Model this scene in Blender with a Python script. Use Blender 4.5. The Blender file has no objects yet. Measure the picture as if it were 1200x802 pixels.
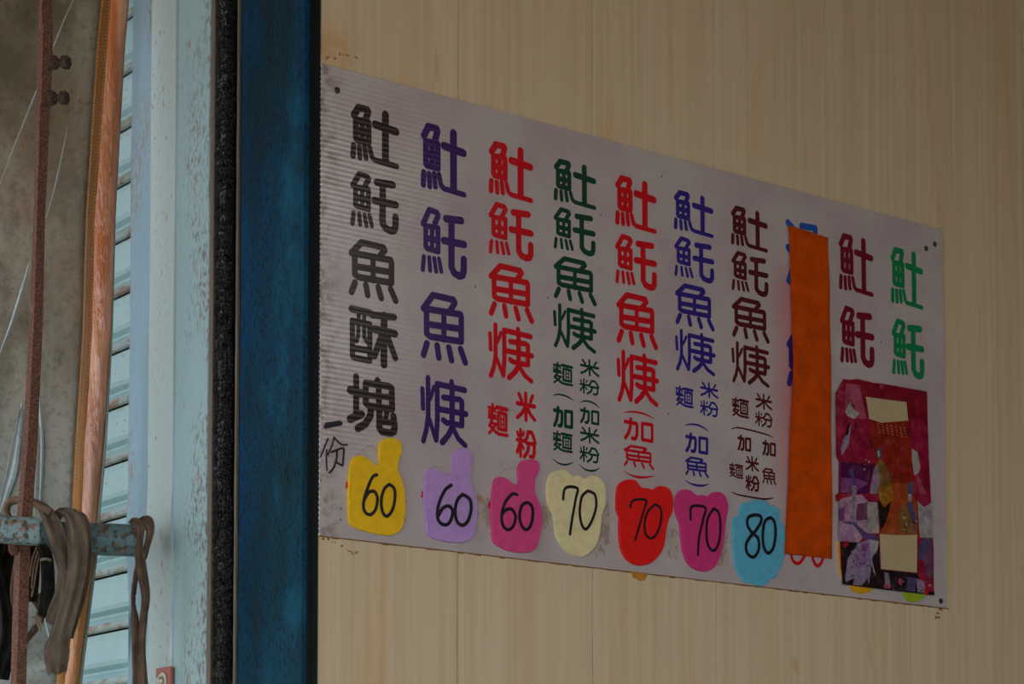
import bpy, bmesh, math, random
from mathutils import Vector, Matrix

# ---------------------------------------------------------------- camera, world, light, exposure
CAM = Vector((-2.26291661, -3.61134912, 1.50469521))
F = 2579.607; PCX = 600.0; PCY = 901.756          # focal length and principal point on a 1200x802 picture (rising-front lens)
RIGHT = Vector((0.79670398, -0.60436973, 0.0))
UP = Vector((-0.03420829, -0.04509471, 0.99839685))
FWD = Vector((0.60340083, 0.79542674, 0.05660159))
scene = bpy.context.scene
cd = bpy.data.cameras.new('camera'); cam = bpy.data.objects.new('camera', cd)
scene.collection.objects.link(cam); scene.camera = cam
B = -FWD
cam.matrix_world = Matrix(((RIGHT.x, UP.x, B.x, CAM.x), (RIGHT.y, UP.y, B.y, CAM.y), (RIGHT.z, UP.z, B.z, CAM.z), (0, 0, 0, 1)))
cd.sensor_fit = 'HORIZONTAL'; cd.sensor_width = 36.0; cd.lens = 36.0 * F / 1200.0
cd.shift_y = (PCY - 401.0) / 1200.0
cd.clip_start = 0.05; cd.clip_end = 200

world = bpy.data.worlds.new('overcast_sky'); scene.world = world; world.use_nodes = True
wn = world.node_tree; bg = wn.nodes['Background']
bg.inputs['Color'].default_value = (0.86, 0.93, 1.0, 1); bg.inputs['Strength'].default_value = 2.8

vs = scene.view_settings
scene.display_settings.display_device = 'sRGB'
vs.view_transform = 'Standard'; vs.look = 'None'; vs.gamma = 1.0; vs.exposure = 0.0; vs.use_curve_mapping = False

BZ = 2.2            # height of the menu board's lower edge

# ---------------------------------------------------------------- helpers
def at(x, y, depth):
    """point seen at pixel (x, y) at the given distance along the view axis"""
    return CAM + RIGHT * ((x - PCX) / F * depth) + UP * ((PCY - y) / F * depth) + FWD * depth
def link(o): scene.collection.objects.link(o); return o
def tag(o, label=None, cat=None, group=None, kind=None):
    if label: o['label'] = label
    if cat: o['category'] = cat
    if group: o['group'] = group
    if kind: o['kind'] = kind
    return o
def empty(name, loc, label, cat, group=None):
    o = link(bpy.data.objects.new(name, None)); o.location = loc; o.empty_display_size = 0.05
    return tag(o, label, cat, group)
def setparent(o, p):
    o.parent = p
    if p is not None:
        q = p; off = Vector((0, 0, 0))
        while q is not None: off += Vector(q.location); q = q.parent
        o.location = Vector(o.location) - off
def build(name, bm, mats, parent=None, smooth=False, loc=None):
    """link bm as one mesh object (coordinates in bm are world coordinates unless loc moves the origin)"""
    bmesh.ops.recalc_face_normals(bm, faces=bm.faces[:])
    me = bpy.data.meshes.new(name)
    if loc is not None: bmesh.ops.translate(bm, verts=bm.verts[:], vec=-Vector(loc))
    bm.to_mesh(me); bm.free()
    for m in (mats if isinstance(mats, (list, tuple)) else [mats]): me.materials.append(m)
    if smooth:
        for p in me.polygons: p.use_smooth = True
    o = link(bpy.data.objects.new(name, me))
    if loc is not None: o.location = loc
    setparent(o, parent)
    return o
def box(bm, lo, hi, mi=0):
    vs_ = [bm.verts.new((x, y, z)) for x in (lo[0], hi[0]) for y in (lo[1], hi[1]) for z in (lo[2], hi[2])]
    for f in ((0,1,3,2),(4,6,7,5),(0,4,5,1),(2,3,7,6),(0,2,6,4),(1,5,7,3)):
        bm.faces.new([vs_[i] for i in f]).material_index = mi
def prism(bm, rings, cap=True, closed=True):
    """skin a list of rings (same vertex count)"""
    V = [[bm.verts.new(p) for p in r] for r in rings]; n = len(V[0])
    for a, b in zip(V, V[1:]):
        for i in range(n if closed else n - 1):
            j = (i + 1) % n
            bm.faces.new((a[i], a[j], b[j], b[i]))
    if cap and closed:
        bm.faces.new(V[0][::-1]); bm.faces.new(V[-1])
    return V
def frame_of(d):
    d = d.normalized(); a = Vector((0, 0, 1)) if abs(d.z) < 0.9 else Vector((1, 0, 0))
    u = d.cross(a).normalized(); return u, d.cross(u).normalized()
def cyl(bm, a, b, ra, rb=None, n=20, cap=True):
    a = Vector(a); b = Vector(b); u, v = frame_of(b - a); rb = ra if rb is None else rb
    prism(bm, [[p + (u * math.cos(t) + v * math.sin(t)) * r for t in [2 * math.pi * i / n for i in range(n)]] for p, r in ((a, ra), (b, rb))], cap)
def lathe(bm, a, axis, prof, n=20):
    a = Vector(a); d = Vector(axis).normalized(); u, v = frame_of(d)
    prism(bm, [[a + d * h + (u * math.cos(t) + v * math.sin(t)) * r for t in [2 * math.pi * i / n for i in range(n)]] for h, r in prof])
def spline(pts, k=8, closed=False):
    out = []; n = len(pts)
    rng = range(n) if closed else range(n - 1)
    for i in rng:
        if closed: p = [pts[(i + j) % n] for j in (-1, 0, 1, 2)]
        else: p = [pts[max(0, i - 1)], pts[i], pts[i + 1], pts[min(n - 1, i + 2)]]
        for s in range(k):
            t = s / k
            out.append(tuple(0.5 * ((2 * b) + (-a + c) * t + (2 * a - 5 * b + 4 * c - d) * t * t + (-a + 3 * b - 3 * c + d) * t ** 3) for a, b, c, d in zip(*p)))
    if not closed: out.append(tuple(pts[-1]))
    return out

# ---------------------------------------------------------------- materials
class NT:
    def __init__(s, name, rough=0.6, metallic=0.0, spec=0.5):
        s.m = bpy.data.materials.new(name); s.m.use_nodes = True; s.t = s.m.node_tree
        s.b = s.t.nodes['Principled BSDF']; s.b.inputs['Roughness'].default_value = rough
        s.b.inputs['Metallic'].default_value = metallic; s.b.inputs['Specular IOR Level'].default_value = spec
        s.pos = s.t.nodes.new('ShaderNodeNewGeometry').outputs['Position']; s.h = None; s.col = None
    def mapped(s, stretch, offs=(0, 0, 0)):
        n = s.t.nodes.new('ShaderNodeMapping'); n.inputs['Scale'].default_value = stretch; n.inputs['Location'].default_value = offs
        s.t.links.new(s.pos, n.inputs['Vector']); return n.outputs['Vector']
    def noise(s, scale, stretch=(1, 1, 1), detail=4, rough=0.6, offs=(0, 0, 0), dist=0.0):
        n = s.t.nodes.new('ShaderNodeTexNoise'); n.inputs['Scale'].default_value = scale; n.inputs['Detail'].default_value = detail
        n.inputs['Roughness'].default_value = rough; n.inputs['Distortion'].default_value = dist
        s.t.links.new(s.mapped(stretch, offs), n.inputs['Vector']); return n.outputs['Fac']
    def ramp(s, src, lo, hi, a=0.0, b=1.0):
        n = s.t.nodes.new('ShaderNodeMapRange'); n.inputs['From Min'].default_value = lo; n.inputs['From Max'].default_value = hi
        n.inputs['To Min'].default_value = a; n.inputs['To Max'].default_value = b; n.clamp = True
        s.t.links.new(src, n.inputs['Value']); return n.outputs['Result']
    def math(s, op, a, b):
        n = s.t.nodes.new('ShaderNodeMath'); n.operation = op
        for i, v in enumerate((a, b)):
            if isinstance(v, (int, float)): n.inputs[i].default_value = v
            elif v is not None: s.t.links.new(v, n.inputs[i])
        return n.outputs[0]
    def axis(s, i):
        n = s.t.nodes.new('ShaderNodeSeparateXYZ'); s.t.links.new(s.pos, n.inputs[0]); return n.outputs[i]
    def base(s, c): s.col = (*c, 1); return s
    def over(s, c, fac):
        n = s.t.nodes.new('ShaderNodeMix'); n.data_type = 'RGBA'
        if isinstance(s.col, tuple): n.inputs[6].default_value = s.col
        else: s.t.links.new(s.col, n.inputs[6])
        n.inputs[7].default_value = (*c, 1)
        if isinstance(fac, (int, float)): n.inputs[0].default_value = fac
        else: s.t.links.new(fac, n.inputs[0])
        s.col = n.outputs[2]; return s
    def bump(s, h, strength=0.3, dist=0.002):
        n = s.t.nodes.new('ShaderNodeBump'); n.inputs['Strength'].default_value = strength; n.inputs['Distance'].default_value = dist
        s.t.links.new(h, n.inputs['Height'])
        if s.h: s.t.links.new(s.h, n.inputs['Normal'])
        s.h = n.outputs[0]; return s
    def done(s):
        if isinstance(s.col, tuple): s.b.inputs['Base Color'].default_value = s.col
        else: s.t.links.new(s.col, s.b.inputs['Base Color'])
        if s.h: s.t.links.new(s.h, s.b.inputs['Normal'])
        return s.m
def lin(r, g, b):
    f = lambda c: (c / 255 / 12.92) if c / 255 <= 0.04045 else ((c / 255 + 0.055) / 1.055) ** 2.4
    return (f(r), f(g), f(b))
def plain(name, c, rough=0.6, metallic=0.0, var=0.25, scale=30, spec=0.5):
    t = NT(name, rough, metallic, spec); t.base(c); d = tuple(x * (1 - var) for x in c)
    t.over(d, t.ramp(t.noise(scale), 0.35, 0.7)); return t.done()

t = NT('cream_woodgrain_panel', 0.42, 0, 0.35).base(lin(212, 196, 164))
t.over(lin(202, 184, 148), t.ramp(t.noise(55, (1, 1, 0.012), 5), 0.38, 0.62))
t.over(lin(220, 204, 174), t.ramp(t.noise(9, (1, 1, 0.05), 4, offs=(3, 0, 1)), 0.5, 0.7, 0, 0.6))
t.over(lin(206, 162, 104), t.ramp(t.noise(11, (1, 1, 0.13), 4, offs=(7, 2, 0), dist=0.6), 0.56, 0.75, 0, 0.65))
t.over(lin(192, 138, 84), t.ramp(t.noise(16, (1, 1, 0.32), 2, offs=(1, 9, 4), dist=0.3), 0.68, 0.78, 0, 0.55))
t.over(lin(140, 112, 78), t.ramp(t.noise(170, (1, 1, 0.006), 3, offs=(5, 0, 0)), 0.6, 0.8, 0, 0.4))
st = t.math('MULTIPLY', t.ramp(t.axis(0), 0.02, 0.14, 1, 0), t.math('MULTIPLY', t.ramp(t.axis(2), 3.11, 3.14), t.ramp(t.axis(2), 3.24, 3.16)))
t.over(lin(196, 140, 80), t.math('MULTIPLY', st, t.ramp(t.noise(18, detail=5, offs=(1, 1, 1)), 0.42, 0.6, 0, 0.8)))      # rust stain above the board's corner
M_PANEL = t.done()
M_DARKEDGE = plain('shaded_dark_edge', lin(14, 19, 20), 0.7, spec=0.03)  # near-black colour stands in for shade on the pillar's turned-away corner
M_WALLCORE = plain('wall_core', lin(90, 75, 50), 0.8)
M_CONCRETE = plain('street_concrete', lin(150, 144, 130), 0.9, var=0.2, scale=6)
M_CANOPY = plain('unseen_canopy_sheet', lin(190, 124, 6), 0.7)
M_BOUNCEWALL = plain('warm_bounce_wall', lin(104, 68, 8), 0.8, scale=4)  # saturated brown-yellow, picked to warm the light bounced onto the panels
M_SHOPFLOOR = plain('shop_floor_tile', lin(128, 108, 72), 0.6, scale=4)
M_ACROSS = plain('facade_across_the_lane', lin(96, 92, 84), 0.8, scale=2)

t = NT('corrugated_plastic_board', 0.15, 0, 0.7).base(lin(189, 183, 181))
t.over(lin(176, 163, 166), t.ramp(t.noise(5, detail=3), 0.35, 0.7))
t.over(lin(150, 138, 132), t.ramp(t.noise(22, (1, 1, 1.4), 5, offs=(2, 0, 5)), 0.6, 0.8, 0, 0.45))
# grime near the left edge, pink tint beside the paper strip
xx = t.axis(0)
gr = t.math('MULTIPLY', t.ramp(xx, 0.0, 0.06, 1, 0), t.ramp(t.noise(45, detail=6), 0.45, 0.65))
t.over(lin(112, 92, 74), gr)
pink_mask = t.math('MULTIPLY', t.ramp(xx, 1.205, 1.275, 0, 1), t.ramp(xx, 1.275, 1.30, 1, 0))
pink_mask = t.math('MULTIPLY', pink_mask, t.math('MULTIPLY', t.ramp(t.axis(2), 2.28, 2.5, 0, 1), t.ramp(t.axis(2), 2.9, 2.99, 1, 0)))
t.over(lin(196, 96, 104), t.math('MULTIPLY', pink_mask, 0.6))
def flute(t, k=1.0):
    w = t.math('SINE', t.math('MULTIPLY', t.axis(2), 2 * math.pi / 0.0103), None)
    t.bump(w, k, 0.0001)
flute(t)
t.over(lin(120, 104, 90), t.ramp(t.noise(120, detail=2, offs=(0, 0, 8)), 0.73, 0.78, 0, 0.5))
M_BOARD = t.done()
def inkmat(name, c, rough=0.2):
    t = NT(name, rough, 0, 0.45).base(c); flute(t, 0.8); return t.done()
CH = {'char_black': inkmat('lettering_brown_black', lin(48, 36, 36)), 'char_purple': inkmat('lettering_purple', lin(58, 30, 98)),
      'char_red': inkmat('lettering_red', lin(196, 22, 34)), 'char_green': inkmat('lettering_dark_green', lin(14, 66, 50)),
      'char_blue': inkmat('lettering_indigo', lin(48, 40, 128)), 'char_maroon': inkmat('lettering_maroon', lin(82, 28, 34)),
      'char_maroon_red': inkmat('lettering_wine_red', lin(112, 20, 44)), 'char_bright_green': inkmat('lettering_green', lin(14, 128, 76)),
      'char_azure': inkmat('lettering_azure', lin(24, 84, 168))}
M_INK = plain('marker_ink', lin(26, 26, 34), 0.35, var=0.1)
M_TRACE = plain('faint_red_pen', lin(176, 140, 140), 0.6)
def foam(name, c):
    t = NT(name, 0.55, 0, 0.35).base(c); t.over(tuple(x * 0.86 for x in c), t.ramp(t.noise(60, detail=3), 0.4, 0.7))
    t.bump(t.noise(900, detail=2), 0.25, 0.0006); return t.done()
FO = {'yellow': foam('yellow_foam', lin(238, 192, 20)), 'purple': foam('lilac_foam', lin(184, 148, 212)), 'pink': foam('rose_foam', lin(216, 72, 136)),
      'cream': foam('cream_foam', lin(226, 216, 166)), 'red': foam('red_foam', lin(226, 22, 16)), 'magenta': foam('magenta_foam', lin(206, 52, 124)),
      'blue': foam('sky_blue_foam', lin(92, 180, 210)), 'mustard': foam('mustard_foam', lin(214, 160, 20)), 'lime': foam('lime_foam', lin(150, 176, 40)),
      'mustard_side': foam('mustard_edge_foam', lin(214, 160, 40))}
t = NT('orange_felt_paper', 0.8, 0, 0.2).base(lin(244, 106, 6)); t.over(lin(220, 90, 4), t.ramp(t.noise(26, detail=5), 0.35, 0.7)); t.bump(t.noise(300), 0.25, 0.001); M_ORANGE = t.done()
t = NT('brown_tape_residue', 0.7).base(lin(150, 136, 124)); t.over(lin(178, 166, 160), t.ramp(t.noise(70, (1, 1, 0.6), 5), 0.42, 0.5)); t.over(lin(166, 124, 84), t.ramp(t.noise(40, offs=(4, 0, 0)), 0.6, 0.7)); M_RESIDUE = t.done()
M_SCREW = plain('rusty_screw', lin(84, 78, 70), 0.4, 0.7)
M_DIRT = plain('brown_dirt_speck', lin(104, 60, 52), 0.7)
M_HOLE = plain('dark_flute_hole', lin(40, 38, 38), 0.9)
t = NT('rust_crust', 0.9).base(lin(168, 110, 50)); t.over(lin(110, 66, 32), t.ramp(t.noise(200), 0.4, 0.6)); M_RUSTCRUST = t.done()
M_GLUE = plain('amber_glue', lin(196, 132, 44), 0.5)
PR = {'print_dark_red': lin(150, 14, 42), 'print_magenta': lin(170, 22, 66), 'print_pink': lin(188, 84, 112), 'print_orange_red': lin(168, 40, 22),
      'print_orange': lin(184, 84, 34), 'print_purple': lin(98, 20, 84), 'print_violet': lin(150, 84, 146), 'print_pale_pink': lin(196, 158, 180),
      'print_mauve': lin(126, 72, 108), 'print_black': lin(36, 26, 36), 'print_white': lin(186, 184, 178), 'print_gold': lin(150, 110, 54),
      'print_gold_bright': lin(190, 132, 28), 'print_lilac': lin(160, 142, 168), 'print_blue_grey': lin(92, 84, 128), 'print_red': lin(190, 20, 30), 'print_cream': lin(200, 160, 130)}
def printed(k, v):
    t = NT('picture_' + k, 0.35, 0, 0.4); v = tuple(x * 0.72 for x in v); t.base(v)
    t.over(tuple(x * 0.45 for x in v), t.ramp(t.noise(34, detail=5, offs=(3, 3, 3)), 0.42, 0.66, 0, 0.9))
    t.over(tuple(min(1, x * 1.3 + 0.05) for x in v), t.ramp(t.noise(48, detail=6, rough=0.7, offs=(1, 8, 2)), 0.5, 0.7, 0, 0.7))
    t.over((v[0] * 0.9, v[1] * 0.6, v[2] * 1.3), t.ramp(t.noise(16, offs=(7, 1, 2)), 0.5, 0.7, 0, 0.6))
    return t.done()
PRM = {k: printed(k, v) for k, v in PR.items()}
M_PATCH = plain('cream_card', lin(186, 168, 130), 0.7, var=0.1, scale=20)

def rusty(name, c, rough, c2, rust=lin(120, 76, 52), amt=(0.62, 0.7), sc=34, stretch=(1, 1, 0.6), extra=None, metallic=0.0, vstreak=0.5):
    t = NT(name, rough, metallic, 0.4).base(c)
    t.over(c2, t.ramp(t.noise(3.2, (1, 1, 0.35), 4), 0.35, 0.65))
    t.over(tuple(x * 0.8 for x in c), t.ramp(t.noise(24, (1, 1, 0.08), 5), 0.5, 0.75, 0, vstreak))
    if extra: extra(t)
    big = t.ramp(t.noise(4.5, (1, 1, 0.5), 3, offs=(3, 1, 2)), 0.42, 0.66)
    sp = t.math('MULTIPLY', t.ramp(t.noise(sc * 3, stretch, 5, offs=(1, 4, 0)), amt[0] - 0.04, amt[1]), big)
    t.over(rust, sp)
    t.over(tuple(x * 0.6 for x in rust), t.ramp(t.noise(sc * 5, stretch, 3, offs=(8, 4, 0)), amt[0] + 0.08, amt[1] + 0.1))
    t.bump(t.noise(sc * 2, detail=5), 0.25, 0.002)
    return t.done()
def crud(t):
    t.over(lin(158, 174, 172), t.math('MULTIPLY', t.ramp(t.axis(1), 0.545, 0.55), t.ramp(t.axis(1), 0.67, 0.655, 0, 0.8)))
    t.over(lin(96, 84, 72), t.math('MULTIPLY', t.ramp(t.noise(110, (1, 1, 0.5), 5, offs=(5, 5, 5)), 0.5, 0.6), t.math('MULTIPLY', t.ramp(t.noise(3, (1, 1, 0.6), 3, offs=(6, 2, 2)), 0.40, 0.5, 0, 0.9), t.ramp(t.axis(1), 0.53, 0.47))))
    t.over(lin(150, 108, 78), t.ramp(t.noise(28, (1, 1, 0.4), 4, offs=(2, 5, 8)), 0.66, 0.72, 0, 0.8))
    t.over(lin(104, 74, 56), t.ramp(t.noise(60, (1, 1, 0.6), 3, offs=(9, 5, 1)), 0.70, 0.74, 0, 0.9))
M_COLUMN = rusty('pale_blue_painted_steel', lin(146, 174, 176), 0.5, lin(132, 162, 170), extra=crud)
def crud2(t):
    t.b.inputs['Specular IOR Level'].default_value = 0.12
    t.over(lin(120, 104, 86), t.math('MULTIPLY', t.ramp(t.noise(90, (1, 1, 0.6), 5, offs=(5, 1, 5)), 0.48, 0.58), t.ramp(t.noise(4, (1, 1, 0.5), 3, offs=(1, 2, 2)), 0.48, 0.6, 0, 0.9)))
M_COLUMN2 = rusty('blue_painted_steel_flank', lin(112, 144, 160), 0.5, lin(100, 132, 146), extra=crud2)
M_SLAT = rusty('pale_teal_slat_paint', lin(126, 170, 172), 0.45, lin(112, 156, 160), rust=lin(126, 98, 76), stretch=(1, 0.4, 1.5), vstreak=0.3)
t = NT('slat_edge_rust', 0.8).base(lin(150, 168, 164)); t.over(lin(134, 112, 90), t.ramp(t.noise(22, (1, 0.6, 1), 5), 0.45, 0.6)); t.over(lin(126, 84, 58), t.ramp(t.noise(50, (1, 0.6, 1), 5), 0.6, 0.68)); M_SLATEDGE = t.done()
M_GAP = plain('dark_gap', lin(18, 16, 14), 0.9)
def nav(t):
    t.over(lin(4, 52, 84), t.math('MULTIPLY', t.ramp(t.noise(5, (1, 1, 0.4), 5, offs=(9, 9, 9)), 0.4, 0.55), t.ramp(t.axis(1), 0.14, 0.26)))
    t.over(lin(14, 34, 36), t.ramp(t.noise(4, (1, 1, 0.3), 4, offs=(4, 9, 9)), 0.45, 0.6, 0, 0.8))
    t.b.inputs['Specular IOR Level'].default_value = 0.04
    t.over(lin(12, 20, 24), t.ramp(t.noise(130, (1, 1, 0.7), 5, offs=(1, 1, 9)), 0.52, 0.62, 0, 0.75))
    t.over(lin(14, 84, 108), t.ramp(t.noise(6, (1, 1, 0.5), 5, offs=(2, 7, 1)), 0.56, 0.68, 0, 0.55))
M_PILLAR = rusty('dark_blue_painted_steel', lin(6, 56, 72), 0.55, lin(8, 46, 74), rust=lin(30, 28, 28), extra=nav)
M_TANEDGE = rusty('worn_tan_metal_edge', lin(96, 88, 76), 0.6, lin(74, 66, 56))
t = NT('greasy_black_rubber', 0.07, 0, 0.6).base(lin(5, 5, 6)); t.bump(t.noise(210, (1, 1, 0.4), 3, 0.6), 1.0, 0.03); M_GREASE = t.done()
M_CHANNEL = plain('dark_brown_channel', lin(40, 36, 30), 0.7)
t = NT('rusty_iron_bar', 0.85, 0, 0.3).base(lin(122, 84, 68)); t.over(lin(78, 54, 44), t.ramp(t.noise(260, detail=6), 0.4, 0.58)); t.over(lin(150, 110, 88), t.ramp(t.noise(26, offs=(2, 2, 2)), 0.6, 0.75, 0, 0.7)); t.bump(t.noise(260, detail=6), 0.7, 0.003); M_RUST = t.done()
t = NT('rusted_bolt', 0.9, 0, 0.2).base(lin(88, 70, 62)); t.over(lin(56, 42, 38), t.ramp(t.noise(220), 0.4, 0.6)); t.bump(t.noise(260, detail=5), 0.8, 0.004); M_BOLT = t.done()
def pipe(t):
    t.over(lin(66, 60, 46), t.ramp(t.noise(70, (1, 1, 1), 5, offs=(1, 2, 3)), 0.47, 0.58))
    t.over(lin(132, 84, 58), t.ramp(t.noise(84, offs=(6, 2, 3)), 0.56, 0.66))
M_PIPE = rusty('rusting_blue_pipe', lin(92, 132, 140), 0.5, lin(76, 112, 122), extra=pipe)
M_TUBE = rusty('chipped_light_blue_tube', lin(130, 166, 176), 0.5, lin(98, 118, 110), extra=pipe)
t = NT('dirty_vinyl_sheet', 0.32, 0, 0.45).base(lin(140, 134, 118))
t.over(lin(104, 96, 78), t.ramp(t.noise(2.6, (1, 1, 0.6), 5), 0.44, 0.56))
t.over(lin(84, 80, 60), t.ramp(t.noise(7, (1, 1, 0.6), 6, 0.7, offs=(9, 1, 1)), 0.46, 0.6, 0, 0.85))
t.over(lin(150, 124, 100), t.ramp(t.noise(3.4, (1, 1, 0.4), 4, offs=(5, 5, 5)), 0.5, 0.7, 0, 0.7))
t.over(lin(150, 160, 156), t.ramp(t.axis(2), 2.75, 2.1, 0, 0.9))
t.over(lin(74, 70, 54), t.ramp(t.noise(60, detail=7, rough=0.75, offs=(3, 3, 3)), 0.5, 0.66, 0, 0.6))
t.bump(t.noise(5, (1, 1, 0.4), 3), 0.5, 0.03); t.b.inputs['Transmission Weight'].default_value = 0.12
M_VINYL = t.done()
M_CREASE = plain('highlit_vinyl_crease', lin(186, 202, 206), 0.3, var=0.3, scale=70)  # pale colour carries the sky highlights along the folds
t = NT('orange_brown_vinyl_band', 0.16, 0, 0.9).base(lin(178, 102, 58)); t.over(lin(202, 144, 108), t.ramp(t.noise(30, (1, 1, 0.12), 5), 0.45, 0.62)); t.over(lin(150, 84, 38), t.ramp(t.noise(5, (1, 1, 0.3)), 0.5, 0.65))
t.over(lin(192, 116, 22), t.ramp(t.axis(2), 2.36, 2.2, 0, 0.9)); t.bump(t.noise(44, (1, 1, 0.22), 5), 1.0, 0.010); M_BAND = t.done()
t = NT('dark_amber_vinyl_fold', 0.35, 0, 0.5).base(lin(106, 68, 32)); t.over(lin(134, 84, 38), t.ramp(t.noise(10, (1, 1, 0.2)), 0.4, 0.6)); t.over(lin(170, 108, 20), t.ramp(t.axis(2), 2.66, 2.4, 0, 0.9)); M_FOLD = t.done()
M_STITCH = plain('ochre_stitching', lin(172, 140, 60), 0.7)
M_CLEAR = plain('grey_clear_margin', lin(120, 126, 118), 0.3)
def cloth(name, c, c2):
    t = NT(name, 0.85, 0, 0.2).base(c); t.over(c2, t.ramp(t.noise(30, detail=5), 0.4, 0.65)); t.over(tuple(min(1, x * 1.25) for x in c), t.ramp(t.noise(9, offs=(2, 2, 2)), 0.55, 0.7, 0, 0.6)); t.bump(t.noise(180, detail=5), 0.5, 0.002); return t.done()
M_STRAP = cloth('grey_brown_cloth_strap', lin(146, 132, 116), lin(122, 106, 92))
M_STRAP2 = cloth('brown_cloth_strap', lin(132, 110, 92), lin(104, 86, 72))
M_RUBBER = cloth('blackened_rubber_strip', lin(50, 50, 46), lin(34, 32, 30))
M_REDPLATE = rusty('red_primer_plate', lin(158, 92, 80), 0.6, lin(140, 76, 64))
M_STEEL = plain('worn_steel_bolt', lin(190, 184, 172), 0.35, 0.6)

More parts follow.
